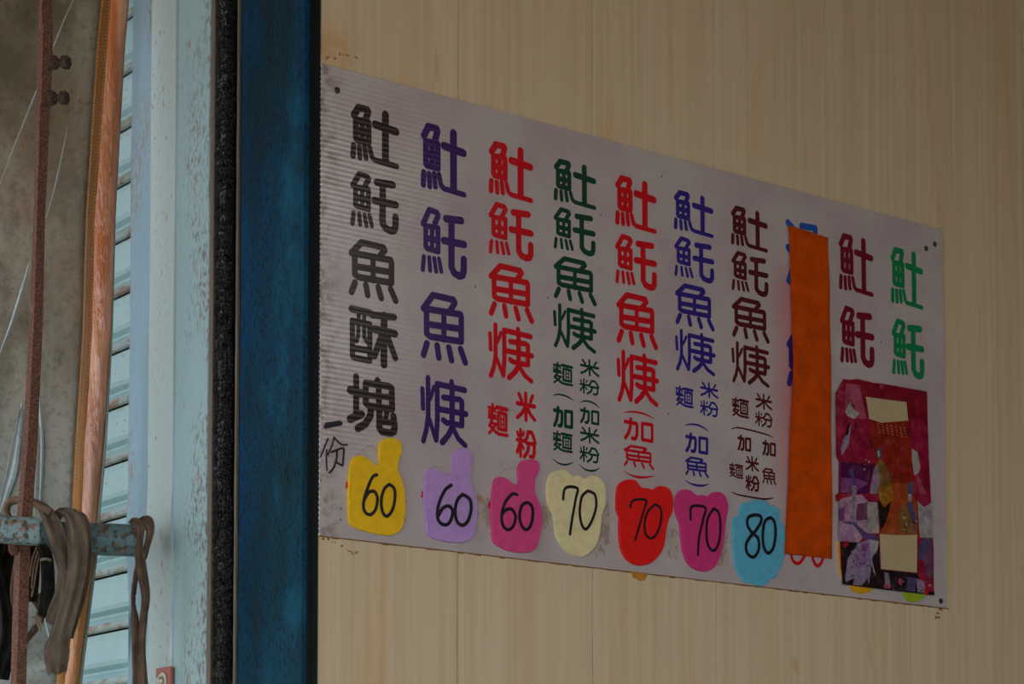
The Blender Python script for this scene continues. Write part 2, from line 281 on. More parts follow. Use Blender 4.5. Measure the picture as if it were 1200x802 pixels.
# lettering, tag and picture outlines in metres on the board (x from its left edge, z from its lower edge)
GLYPHS={'tu': [(0.1217,[(0.162,0.934),(0.065,0.785)]),(0.1217,[(0.158,0.938),(0.344,0.936),(0.36,0.902),(0.315,0.775)]),(0.1127,[(0.106,0.709),(0.36,0.722),(0.368,0.685),(0.37,0.348),(0.135,0.354),(0.108,0.377),(0.106,0.709)]),(0.1172,[(0.115,0.527),(0.369,0.531)]),(0.1037,[(0.239,0.713),(0.241,0.346)]),(0.1037,[(0.062,0.24),(0.051,0.054)]),(0.0947,[(0.178,0.238),(0.191,0.05)]),(0.0947,[(0.288,0.251),(0.316,0.066)]),(0.0947,[(0.394,0.256),(0.44,0.107),(0.499,0.068),(0.952,0.047)]),(0.1353,[(0.506,0.708),(0.934,0.671)]),(0.1353,[(0.713,0.932),(0.717,0.079)])],'tuo': [(0.0994,[(0.191,0.95),(0.061,0.724)]),(0.0994,[(0.191,0.95),(0.35,0.935),(0.377,0.896),(0.305,0.761)]),(0.0952,[(0.115,0.701),(0.373,0.71),(0.374,0.361),(0.148,0.374),(0.116,0.394),(0.115,0.701)]),(0.0994,[(0.115,0.523),(0.374,0.524)]),(0.0869,[(0.246,0.703),(0.247,0.373)]),(0.0828,[(0.076,0.24),(0.054,0.047)]),(0.0787,[(0.189,0.244),(0.207,0.059)]),(0.0787,[(0.293,0.247),(0.334,0.062)]),(0.0787,[(0.393,0.255),(0.443,0.077)]),(0.1242,[(0.541,0.872),(0.863,0.896)]),(0.1242,[(0.497,0.543),(0.924,0.55)]),(0.1242,[(0.656,0.852),(0.658,0.17),(0.718,0.091),(0.819,0.062),(0.893,0.088),(0.92,0.16),(0.92,0.325)])],'yu': [(0.108,[(0.262,0.946),(0.065,0.727)]),(0.108,[(0.262,0.946),(0.691,0.938),(0.718,0.899),(0.612,0.755)]),(0.108,[(0.127,0.729),(0.835,0.745),(0.853,0.711),(0.853,0.352),(0.207,0.34),(0.132,0.375),(0.127,0.729)]),(0.108,[(0.136,0.511),(0.849,0.534)]),(0.0997,[(0.487,0.738),(0.489,0.33)]),(0.108,[(0.137,0.232),(0.068,0.061)]),(0.108,[(0.348,0.228),(0.383,0.061)]),(0.108,[(0.591,0.231),(0.649,0.054)]),(0.108,[(0.836,0.241),(0.935,0.058)])],'su': [(0.1202,[(0.06,0.94),(0.423,0.928),(0.487,0.902)]),(0.1152,[(0.52,0.907),(0.92,0.935)]),(0.1002,[(0.074,0.737),(0.424,0.729),(0.427,0.09),(0.107,0.097),(0.077,0.125),(0.074,0.737)]),(0.0751,[(0.199,0.874),(0.19,0.485),(0.159,0.39)]),(0.0751,[(0.31,0.865),(0.311,0.485),(0.365,0.412),(0.415,0.393)]),(0.1052,[(0.085,0.261),(0.426,0.264)]),(0.0851,[(0.083,0.72),(0.424,0.702)]),(0.1302,[(0.714,0.929),(0.711,0.065)]),(0.1302,[(0.521,0.659),(0.932,0.643)]),(0.1152,[(0.657,0.547),(0.516,0.187)]),(0.1102,[(0.78,0.576),(0.945,0.214)])],'kuai': [(0.1133,[(0.178,0.943),(0.181,0.274)]),(0.1351,[(0.067,0.695),(0.276,0.669)]),(0.1264,[(0.062,0.201),(0.289,0.318)]),(0.1133,[(0.599,0.94),(0.6,0.847)]),(0.1133,[(0.365,0.858),(0.817,0.87),(0.88,0.846),(0.891,0.483)]),(0.1133,[(0.365,0.858),(0.366,0.516),(0.423,0.48),(0.886,0.486)]),(0.1002,[(0.366,0.656),(0.885,0.685)]),(0.109,[(0.619,0.865),(0.63,0.464)]),(0.122,[(0.475,0.459),(0.452,0.295),(0.358,0.154),(0.212,0.061)]),(0.1177,[(0.635,0.464),(0.637,0.126),(0.688,0.068),(0.859,0.065),(0.925,0.099),(0.942,0.182),(0.915,0.36)]),(0.0915,[(0.791,0.453),(0.753,0.271)]),(0.0959,[(0.687,0.233),(0.915,0.25)])],'geng': [(0.0809,[(0.048,0.785),(0.062,0.507)]),(0.089,[(0.162,0.955),(0.166,0.404),(0.128,0.204),(0.068,0.045)]),(0.0688,[(0.278,0.836),(0.245,0.745),(0.196,0.649)]),(0.0769,[(0.192,0.362),(0.323,0.082)]),(0.093,[(0.645,0.953),(0.65,0.868)]),(0.0971,[(0.347,0.89),(0.915,0.866)]),(0.093,[(0.347,0.89),(0.353,0.379),(0.328,0.087)]),(0.0971,[(0.479,0.711),(0.809,0.719),(0.858,0.694),(0.858,0.35)]),(0.0971,[(0.392,0.532),(0.942,0.524)]),(0.0971,[(0.475,0.385),(0.541,0.355),(0.858,0.35)]),(0.1011,[(0.654,0.869),(0.655,0.322)]),(0.1011,[(0.662,0.304),(0.574,0.177),(0.454,0.065)]),(0.089,[(0.662,0.304),(0.783,0.153),(0.927,0.069)])],'mi': [(0.1306,[(0.167,0.885),(0.295,0.683)]),(0.1358,[(0.489,0.932),(0.508,0.068)]),(0.1306,[(0.823,0.884),(0.728,0.693)]),(0.1463,[(0.087,0.573),(0.912,0.553)]),(0.1306,[(0.449,0.451),(0.285,0.25),(0.092,0.112)]),(0.1306,[(0.573,0.465),(0.722,0.265),(0.922,0.113)])],'fen': [(0.0982,[(0.084,0.853),(0.124,0.729)]),(0.12,[(0.237,0.94),(0.237,0.071)]),(0.0982,[(0.39,0.888),(0.35,0.761)]),(0.1309,[(0.075,0.599),(0.38,0.591)]),(0.12,[(0.202,0.502),(0.074,0.193)]),(0.0982,[(0.296,0.46),(0.38,0.33)]),(0.1309,[(0.593,0.9),(0.543,0.713),(0.429,0.579)]),(0.1309,[(0.593,0.91),(0.757,0.904),(0.841,0.781),(0.925,0.564)]),(0.1309,[(0.518,0.529),(0.891,0.525),(0.875,0.192),(0.816,0.088),(0.692,0.102)]),(0.1309,[(0.627,0.514),(0.578,0.264),(0.409,0.065)])],'mian': [(0.097,[(0.247,0.952),(0.247,0.527)]),(0.0849,[(0.052,0.847),(0.393,0.84)]),(0.0727,[(0.101,0.782),(0.062,0.676)]),(0.0727,[(0.198,0.761),(0.16,0.661)]),(0.0727,[(0.335,0.776),(0.384,0.724)]),(0.0849,[(0.063,0.529),(0.423,0.53)]),(0.0788,[(0.062,0.612),(0.384,0.608)]),(0.097,[(0.247,0.511),(0.092,0.271)]),(0.0909,[(0.165,0.368),(0.408,0.352),(0.262,0.193),(0.082,0.047)]),(0.1091,[(0.14,0.276),(0.384,0.11),(0.555,0.057),(0.933,0.055)]),(0.1334,[(0.457,0.879),(0.913,0.854)]),(0.0727,[(0.687,0.846),(0.662,0.731)]),(0.1031,[(0.511,0.731),(0.883,0.707),(0.883,0.2),(0.511,0.219),(0.511,0.731)]),(0.0546,[(0.633,0.696),(0.633,0.232)]),(0.0546,[(0.76,0.7),(0.761,0.229)]),(0.0546,[(0.633,0.536),(0.76,0.533)]),(0.0546,[(0.633,0.376),(0.761,0.367)])],'jia': [(0.167,[(0.051,0.778),(0.426,0.76),(0.449,0.681),(0.44,0.261),(0.385,0.102),(0.283,0.1)]),(0.167,[(0.238,0.917),(0.222,0.608),(0.159,0.301),(0.057,0.083)]),(0.1518,[(0.622,0.816),(0.953,0.822),(0.951,0.109),(0.62,0.111),(0.622,0.816)])],'tang': [(0.1012,[(0.072,0.932),(0.257,0.842)]),(0.1012,[(0.067,0.557),(0.229,0.475)]),(0.1104,[(0.084,0.055),(0.298,0.368)]),(0.092,[(0.47,0.937),(0.874,0.954),(0.87,0.679),(0.467,0.663),(0.47,0.937)]),(0.0736,[(0.469,0.806),(0.872,0.823)]),(0.092,[(0.371,0.52),(0.939,0.544)]),(0.092,[(0.512,0.5),(0.391,0.328)]),(0.092,[(0.463,0.403),(0.913,0.41),(0.862,0.182),(0.719,0.124)]),(0.0736,[(0.652,0.389),(0.46,0.156)])]}
CHARS=[('tu','char_black',0.0704,0.7597,0.1862,0.873,1.1),('tuo','char_black',0.0691,0.6238,0.1877,0.7376,1.1),('yu','char_black',0.0659,0.4844,0.1869,0.6015,1.1),('su','char_black',0.0678,0.3501,0.1853,0.4647,1.1),('kuai','char_black',0.0646,0.214,0.1848,0.3306,1.1),('tu','char_purple',0.2402,0.7332,0.3532,0.8723,0.93),('tuo','char_purple',0.2388,0.5593,0.3568,0.6989,0.93),('yu','char_purple',0.2394,0.3831,0.3591,0.5254,0.93),('geng','char_purple',0.2394,0.2096,0.3603,0.3528,0.93),('tu','char_red',0.411,0.756,0.5274,0.8697,1.05),('tuo','char_red',0.4093,0.6288,0.5307,0.7415,1.05),('yu','char_red',0.4095,0.4981,0.5312,0.6137,1.05),('geng','char_red',0.4091,0.3686,0.5308,0.4868,1.05),('mian','char_red',0.4081,0.2501,0.4626,0.3175,1.05),('mi','char_red',0.4813,0.2885,0.5352,0.3529,1.05),('fen','char_red',0.4813,0.2105,0.5365,0.2742,1.05),('tu','char_green',0.5816,0.7743,0.7001,0.8672,1.08),('tuo','char_green',0.58,0.6701,0.7002,0.7627,1.08),('yu','char_green',0.5797,0.5634,0.7028,0.6583,1.08),('geng','char_green',0.5789,0.4582,0.7022,0.555,1.08),('mian','char_green',0.5786,0.381,0.636,0.4285,1.08),('jia','char_green',0.5813,0.2879,0.6335,0.3342,1.08),('mian','char_green',0.5783,0.2376,0.6349,0.2812,1.08),('mi','char_green',0.6514,0.4096,0.7089,0.4471,1.08),('fen','char_green',0.6503,0.3692,0.7089,0.4036,1.08),('jia','char_green',0.6538,0.3054,0.7063,0.3416,1.08),('mi','char_green',0.651,0.2648,0.7086,0.3003,1.08),('fen','char_green',0.6501,0.2225,0.7084,0.2582,1.08),('tu','char_red',0.7521,0.7533,0.8707,0.8657,1.05),('tuo','char_red',0.7503,0.6239,0.8736,0.7366,1.05),('yu','char_red',0.7532,0.4941,0.875,0.6099,1.05),('geng','char_red',0.7544,0.3657,0.8776,0.4822,1.05),('jia','char_red',0.775,0.286,0.8598,0.3364,1.05),('yu','char_red',0.7715,0.2277,0.8643,0.2762,1.1550000000000002),('tu','char_blue',0.9201,0.7749,1.0411,0.8657,1.08),('tuo','char_blue',0.9196,0.6695,1.0448,0.762,1.08),('yu','char_blue',0.9218,0.5619,1.044,0.6579,1.08),('geng','char_blue',0.9219,0.4586,1.0468,0.5538,1.08),('mian','char_blue',0.9232,0.38,0.9785,0.4264,1.08),('mi','char_blue',0.995,0.4099,1.054,0.4464,1.08),('fen','char_blue',0.9952,0.3681,1.0536,0.4038,1.08),('jia','char_blue',0.9528,0.2797,1.0201,0.3252,1.08),('yu','char_blue',0.9496,0.2287,1.0242,0.2716,1.1880000000000002),('tu','char_maroon',1.0917,0.7717,1.2089,0.8633,1.08),('tuo','char_maroon',1.0917,0.6668,1.2118,0.7599,1.08),('yu','char_maroon',1.0922,0.5601,1.2138,0.6558,1.08),('geng','char_maroon',1.0908,0.456,1.2144,0.5519,1.08),('mian','char_maroon',1.0918,0.3791,1.1468,0.424,1.08),('mi','char_maroon',1.1637,0.406,1.22,0.4437,1.08),('fen','char_maroon',1.1623,0.3659,1.221,0.4008,1.08),('jia','char_maroon',1.1104,0.3027,1.1507,0.3397,1.08),('jia','char_maroon',1.1872,0.3011,1.2279,0.3373,1.08),('mi','char_maroon',1.1328,0.2595,1.1763,0.2955,1.08),('mian','char_maroon',1.0824,0.2393,1.1285,0.2729,1.08),('fen','char_maroon',1.1326,0.2142,1.1776,0.2511,1.1880000000000002),('yu','char_maroon',1.1847,0.2361,1.23,0.2732,1.08),('tu','char_maroon_red',1.4374,0.7249,1.5546,0.8655,0.84),('tuo','char_maroon_red',1.4393,0.5518,1.5563,0.6914,0.98),('tu','char_bright_green',1.6141,0.722,1.7276,0.864,0.84),('tuo','char_bright_green',1.6153,0.5488,1.73,0.6888,0.98),('tang','char_azure',1.2652,0.7104,1.3749,0.865,1.08),('yu','char_blue',1.2658,0.4708,1.37,0.6054,1.08)]
BRACKETS=[('char_red',[0.00119,0.00358,0.00438,0.00398,0.00119],[(0.7739,0.3436),(0.7925,0.3481),(0.8151,0.3501),(0.8385,0.3481),(0.8611,0.342)]),('char_red',[0.00119,0.00318,0.00557,0.00477,0.00159],[(0.7734,0.2172),(0.7913,0.2106),(0.8145,0.2079),(0.8379,0.2101),(0.8615,0.2159)]),('char_blue',[0.00119,0.00358,0.00438,0.00398,0.00119],[(0.9509,0.3386),(0.9665,0.3433),(0.9856,0.345),(1.0048,0.3417),(1.0223,0.3352)]),('char_blue',[0.00119,0.00318,0.00557,0.00477,0.00159],[(0.9509,0.2171),(0.9657,0.2115),(0.9848,0.2092),(1.0039,0.2106),(1.0218,0.2157)]),('char_green',[0.00105,0.00315,0.0042,0.00367,0.00105],[(0.579,0.3529),(0.5907,0.3581),(0.6073,0.3591),(0.6241,0.3558),(0.6358,0.3505)]),('char_green',[0.00105,0.00315,0.0042,0.00367,0.00105],[(0.5789,0.2204),(0.5925,0.2131),(0.6071,0.2106),(0.6217,0.213),(0.6356,0.2192)]),('char_green',[0.00105,0.00315,0.0042,0.00367,0.00105],[(0.6522,0.3487),(0.6641,0.354),(0.6802,0.3552),(0.696,0.3513),(0.7075,0.3448)]),('char_green',[0.00105,0.00315,0.00472,0.0042,0.00105],[(0.6511,0.2161),(0.6646,0.2084),(0.6799,0.2059),(0.6943,0.2083),(0.7076,0.2152)]),('char_maroon',[0.00163,0.00379,0.00379,0.00163],[(1.0914,0.3488),(1.1159,0.3548),(1.195,0.3507),(1.22,0.3458)]),('char_maroon',[0.00163,0.00379,0.00434,0.00217],[(1.0913,0.2064),(1.1146,0.2017),(1.1887,0.2008),(1.2197,0.2067)]),('char_red',[0.00868,0.00868,0.00868,0.00868,0.00868,0.00868,0.00868],[(1.2776,0.0942),(1.2758,0.0792),(1.2826,0.0666),(1.2961,0.0628),(1.3084,0.0704),(1.3168,0.083),(1.3157,0.0978)]),('char_red',[0.00868,0.00868,0.00868,0.00868,0.00868,0.00868,0.00868],[(1.3424,0.0884),(1.3455,0.0768),(1.3525,0.0661),(1.3611,0.0633),(1.3704,0.0701),(1.3763,0.0811),(1.3756,0.0915)])]
HANDWRITING=[('i',[0.00861,0.00861,0.00861],[(0.0154,0.2152),(0.0354,0.2214),(0.0505,0.2262)]),('i',[0.00615,0.00615],[(0.017,0.2201),(0.048,0.2284)]),('i',[0.00369,0.00369,0.00369],[(0.0209,0.1917),(0.0127,0.1731),(0.0041,0.1543)]),('i',[0.00369,0.00369,0.00369],[(0.0177,0.1691),(0.0174,0.1495),(0.0188,0.13)]),('i',[0.00369,0.00369,0.00369,0.00369],[(0.0343,0.1951),(0.0314,0.1833),(0.0224,0.1643),(0.0207,0.1606)]),('i',[0.00369,0.00369,0.00369,0.00369],[(0.0347,0.1963),(0.0461,0.1869),(0.0545,0.184),(0.065,0.1854)]),('i',[0.0043,0.0043,0.0043,0.0043,0.0043,0.0043],[(0.0282,0.1658),(0.055,0.1769),(0.0559,0.1613),(0.0543,0.1439),(0.0492,0.144),(0.0408,0.1469)]),('i',[0.0043,0.0043,0.0043,0.0043],[(0.0407,0.1684),(0.04,0.1558),(0.0338,0.1372),(0.0234,0.1245)])]
TAGS={'yellow': ([(0.0746,0.1564),(0.0851,0.1647),(0.1008,0.1666),(0.1167,0.1592),(0.1299,0.1514),(0.1368,0.1558),(0.1378,0.1863),(0.1414,0.1989),(0.1547,0.2086),(0.1751,0.2112),(0.1902,0.2027),(0.1924,0.1863),(0.1844,0.1673),(0.1834,0.1491),(0.1943,0.1256),(0.2003,0.0992),(0.2009,0.0678),(0.1946,0.0356),(0.1758,0.0189),(0.1491,0.0145),(0.1015,0.0186),(0.0763,0.0258),(0.0679,0.036),(0.0657,0.0756),(0.0665,0.1111),(0.0695,0.1424)],[('i',[0.00676,0.00676,0.00676,0.00676,0.00676,0.00676,0.00676,0.00676,0.00676,0.00676,0.00676],[(0.1313,0.1324),(0.1206,0.1257),(0.1058,0.0934),(0.0999,0.0693),(0.1038,0.0553),(0.1166,0.0516),(0.1286,0.0634),(0.1328,0.0855),(0.1259,0.0981),(0.113,0.096),(0.1029,0.0822)]),('i',[0.00676,0.00676,0.00676,0.00676,0.00676,0.00676,0.00676,0.00676,0.00676],[(0.1594,0.1164),(0.1473,0.1041),(0.1414,0.081),(0.1449,0.0589),(0.1553,0.0524),(0.1674,0.0657),(0.1738,0.09),(0.1716,0.1097),(0.1594,0.1164)])]),'purple': ([(0.2502,0.1502),(0.2568,0.1587),(0.2705,0.1616),(0.2871,0.1567),(0.3082,0.1537),(0.3143,0.1622),(0.316,0.1899),(0.3243,0.2056),(0.3456,0.2128),(0.3626,0.2071),(0.3671,0.1915),(0.3626,0.1678),(0.3638,0.1449),(0.374,0.123),(0.3791,0.0958),(0.3769,0.0633),(0.3685,0.0325),(0.3403,0.0183),(0.2957,0.0162),(0.2681,0.0204),(0.2544,0.0303),(0.2505,0.0594),(0.246,0.0952),(0.247,0.1225)],[('i',[0.00759,0.00759,0.00759,0.00759,0.00759,0.00759,0.00759,0.00759,0.00759,0.00759,0.00759],[(0.3122,0.1322),(0.2966,0.1199),(0.2823,0.0923),(0.2779,0.0668),(0.2846,0.0529),(0.3001,0.0499),(0.3112,0.0611),(0.3156,0.0799),(0.3056,0.0889),(0.2912,0.0828),(0.2807,0.0671)]),('i',[0.00759,0.00759,0.00759,0.00759,0.00759,0.00759,0.00759,0.00759,0.00759],[(0.3402,0.116),(0.3273,0.104),(0.3212,0.0805),(0.3263,0.059),(0.3403,0.0531),(0.3538,0.0646),(0.3616,0.0894),(0.3571,0.1087),(0.3402,0.116)])]),'pink': ([(0.4201,0.1466),(0.424,0.1579),(0.4374,0.1641),(0.4528,0.1627),(0.4671,0.155),(0.4799,0.1518),(0.485,0.1586),(0.4838,0.1866),(0.4896,0.1998),(0.5014,0.2068),(0.5249,0.2103),(0.5367,0.207),(0.5407,0.1964),(0.5367,0.1834),(0.5288,0.1667),(0.5288,0.1447),(0.5367,0.1267),(0.5453,0.1088),(0.5477,0.0839),(0.5425,0.055),(0.5346,0.0307),(0.5209,0.0178),(0.4935,0.0121),(0.4586,0.0126),(0.4317,0.0208),(0.4202,0.029),(0.4164,0.0518),(0.4133,0.0886),(0.4163,0.1229)],[('i',[0.00709,0.00709,0.00709,0.00709,0.00709,0.00709,0.00709,0.00709,0.00709,0.00709,0.00709],[(0.4799,0.1315),(0.4671,0.131),(0.449,0.111),(0.4405,0.0852),(0.4432,0.0638),(0.4567,0.0558),(0.4702,0.065),(0.476,0.0843),(0.4671,0.0989),(0.4528,0.0974),(0.4424,0.0885)]),('i',[0.00709,0.00709,0.00709,0.00709,0.00709,0.00709,0.00709,0.00709,0.00709],[(0.5052,0.1177),(0.4916,0.1093),(0.4857,0.0868),(0.4916,0.0672),(0.5033,0.0605),(0.515,0.0711),(0.5209,0.0952),(0.517,0.112),(0.5052,0.1177)])]),'cream': ([(0.5644,0.1739),(0.5764,0.1896),(0.5984,0.1978),(0.6165,0.1958),(0.6294,0.1871),(0.6448,0.1911),(0.659,0.1864),(0.6713,0.19),(0.6836,0.195),(0.7021,0.1929),(0.7165,0.1801),(0.7206,0.1596),(0.7184,0.1336),(0.7093,0.1149),(0.7067,0.0906),(0.6996,0.0578),(0.6811,0.0336),(0.6566,0.0186),(0.6364,0.0183),(0.6102,0.0269),(0.5922,0.0457),(0.5822,0.0653),(0.5783,0.0965),(0.5644,0.1203),(0.5596,0.1513)],[('i',[0.00658,0.00658,0.00658,0.00658,0.00658,0.00658],[(0.6023,0.1354),(0.6092,0.16),(0.6407,0.1629),(0.6366,0.1408),(0.6264,0.0951),(0.6203,0.0628)]),('i',[0.00658,0.00658,0.00658,0.00658,0.00658,0.00658,0.00658,0.00658,0.00658],[(0.6692,0.1603),(0.6528,0.1457),(0.6467,0.1132),(0.6527,0.0851),(0.6649,0.0784),(0.6813,0.1008),(0.6916,0.1307),(0.6876,0.1544),(0.6692,0.1603)])]),'red': ([(0.7535,0.1774),(0.7625,0.1891),(0.7836,0.198),(0.8047,0.1981),(0.8199,0.1858),(0.8381,0.1855),(0.8534,0.1839),(0.8658,0.1914),(0.8812,0.195),(0.9016,0.1902),(0.9114,0.1715),(0.91,0.143),(0.8994,0.123),(0.8918,0.0986),(0.8867,0.0699),(0.8743,0.0452),(0.8496,0.0242),(0.8191,0.0144),(0.7889,0.0187),(0.768,0.0353),(0.7591,0.0622),(0.7574,0.0944),(0.7581,0.113),(0.7503,0.1307),(0.7504,0.1585)],[('i',[0.0058,0.0058,0.0058,0.0058,0.0058],[(0.7876,0.1379),(0.7967,0.1543),(0.8319,0.1581),(0.8257,0.1341),(0.8012,0.0686)]),('i',[0.0058,0.0058,0.0058,0.0058,0.0058,0.0058,0.0058,0.0058,0.0058],[(0.8563,0.1514),(0.8348,0.1303),(0.8274,0.1015),(0.8328,0.081),(0.8499,0.0771),(0.8671,0.0962),(0.8759,0.1253),(0.8717,0.146),(0.8563,0.1514)])]),'magenta': ([(0.9195,0.17),(0.9277,0.1865),(0.9466,0.1948),(0.9654,0.1936),(0.9812,0.1858),(1.0002,0.1883),(1.0162,0.1877),(1.029,0.1968),(1.0515,0.2003),(1.0702,0.1888),(1.0752,0.1652),(1.0692,0.1405),(1.0651,0.1112),(1.0584,0.0817),(1.0505,0.057),(1.0375,0.0342),(1.0119,0.019),(0.9801,0.0195),(0.955,0.0315),(0.9407,0.0562),(0.9347,0.0887),(0.9317,0.1168),(0.9224,0.1348),(0.9182,0.1533)],[('i',[0.00652,0.00652,0.00652,0.00652,0.00652,0.00652],[(0.9619,0.1294),(0.9652,0.1583),(1.0051,0.1602),(0.9986,0.1332),(0.9869,0.0939),(0.9822,0.053)]),('i',[0.00652,0.00652,0.00652,0.00652,0.00652,0.00652,0.00652,0.00652,0.00652],[(1.0288,0.1603),(1.0113,0.1345),(1.0079,0.096),(1.0154,0.0728),(1.0313,0.0671),(1.0456,0.0901),(1.0497,0.1289),(1.0435,0.1547),(1.0288,0.1603)])]),'blue': ([(1.1143,0.1718),(1.1196,0.1816),(1.1393,0.1866),(1.1493,0.1926),(1.1725,0.1966),(1.1924,0.1963),(1.2023,0.1876),(1.2211,0.1866),(1.2358,0.1764),(1.2336,0.1575),(1.2469,0.1451),(1.25,0.1149),(1.2431,0.097),(1.247,0.0753),(1.2393,0.0525),(1.2264,0.0342),(1.2209,0.0229),(1.2042,0.0195),(1.1974,0.0082),(1.1774,0.0001),(1.1576,0.0014),(1.1444,0.0051),(1.128,0.0037),(1.115,0.0122),(1.1053,0.0234),(1.0944,0.0466),(1.0913,0.0704),(1.0909,0.1041),(1.0912,0.1331),(1.0952,0.148),(1.1128,0.1557),(1.1116,0.1643)],[('i',[0.00797,0.00797,0.00797,0.00797,0.00797,0.00797,0.00797,0.00797,0.00797,0.00797,0.00797,0.00797,0.00797,0.00797],[(1.1556,0.1601),(1.1358,0.1522),(1.1323,0.1349),(1.1454,0.1192),(1.1651,0.1066),(1.1668,0.0824),(1.1515,0.0639),(1.1318,0.0694),(1.1274,0.0883),(1.1387,0.1064),(1.1586,0.1254),(1.174,0.1465),(1.1721,0.1585),(1.1556,0.1601)]),('i',[0.00797,0.00797,0.00797,0.00797,0.00797,0.00797,0.00797,0.00797,0.00797],[(1.2021,0.1582),(1.1853,0.1476),(1.1784,0.1176),(1.1815,0.0887),(1.1947,0.0763),(1.2115,0.0915),(1.2185,0.1265),(1.214,0.1506),(1.2021,0.1582)])])}
STRIP=[(1.2693,0.8476),(1.3327,0.8452),(1.3998,0.8413),(1.405,0.5581),(1.4052,0.083),(1.3302,0.082),(1.2511,0.0806),(1.2609,0.259),(1.2772,0.5391)]
RESIDUE=[[(0.3802,0.1214),(0.3954,0.1222),(0.4079,0.1189),(0.4182,0.1163),(0.4183,0.0922),(0.4156,0.0548),(0.3954,0.0543),(0.3803,0.0559),(0.3822,0.076),(0.3878,0.0797),(0.3806,0.0913)],[(0.5465,0.1136),(0.5604,0.123),(0.5664,0.1315),(0.5723,0.118),(0.5803,0.084),(0.5822,0.0685),(0.5703,0.0673),(0.5465,0.0664)],[(0.7143,0.1396),(0.733,0.1487),(0.7341,0.1127),(0.7368,0.055),(0.7244,0.0506),(0.7193,0.0228),(0.714,0.0399),(0.6975,0.0207),(0.6934,0.03),(0.7059,0.0712)],[(0.9024,0.1021),(0.9241,0.1043),(0.9315,0.0884),(0.9339,0.0603),(0.9313,0.0402),(0.9033,0.0376),(0.899,0.0523),(0.9084,0.0673),(0.8992,0.0852)],[(1.0606,0.1156),(1.0768,0.1211),(1.0778,0.0836),(1.0827,0.0383),(1.0504,0.0354),(1.0505,0.0522),(1.0603,0.0819)]]
TRACES=[('t',[0.00304,0.00304,0.00304],[(0.0851,0.1665),(0.1192,0.1907),(0.1351,0.1793)]),('t',[0.00304,0.00304,0.00304],[(0.265,0.1619),(0.2788,0.1681),(0.2954,0.1636)]),('t',[0.00304,0.00304,0.00304],[(0.4397,0.1722),(0.46,0.1839),(0.4833,0.189)])]
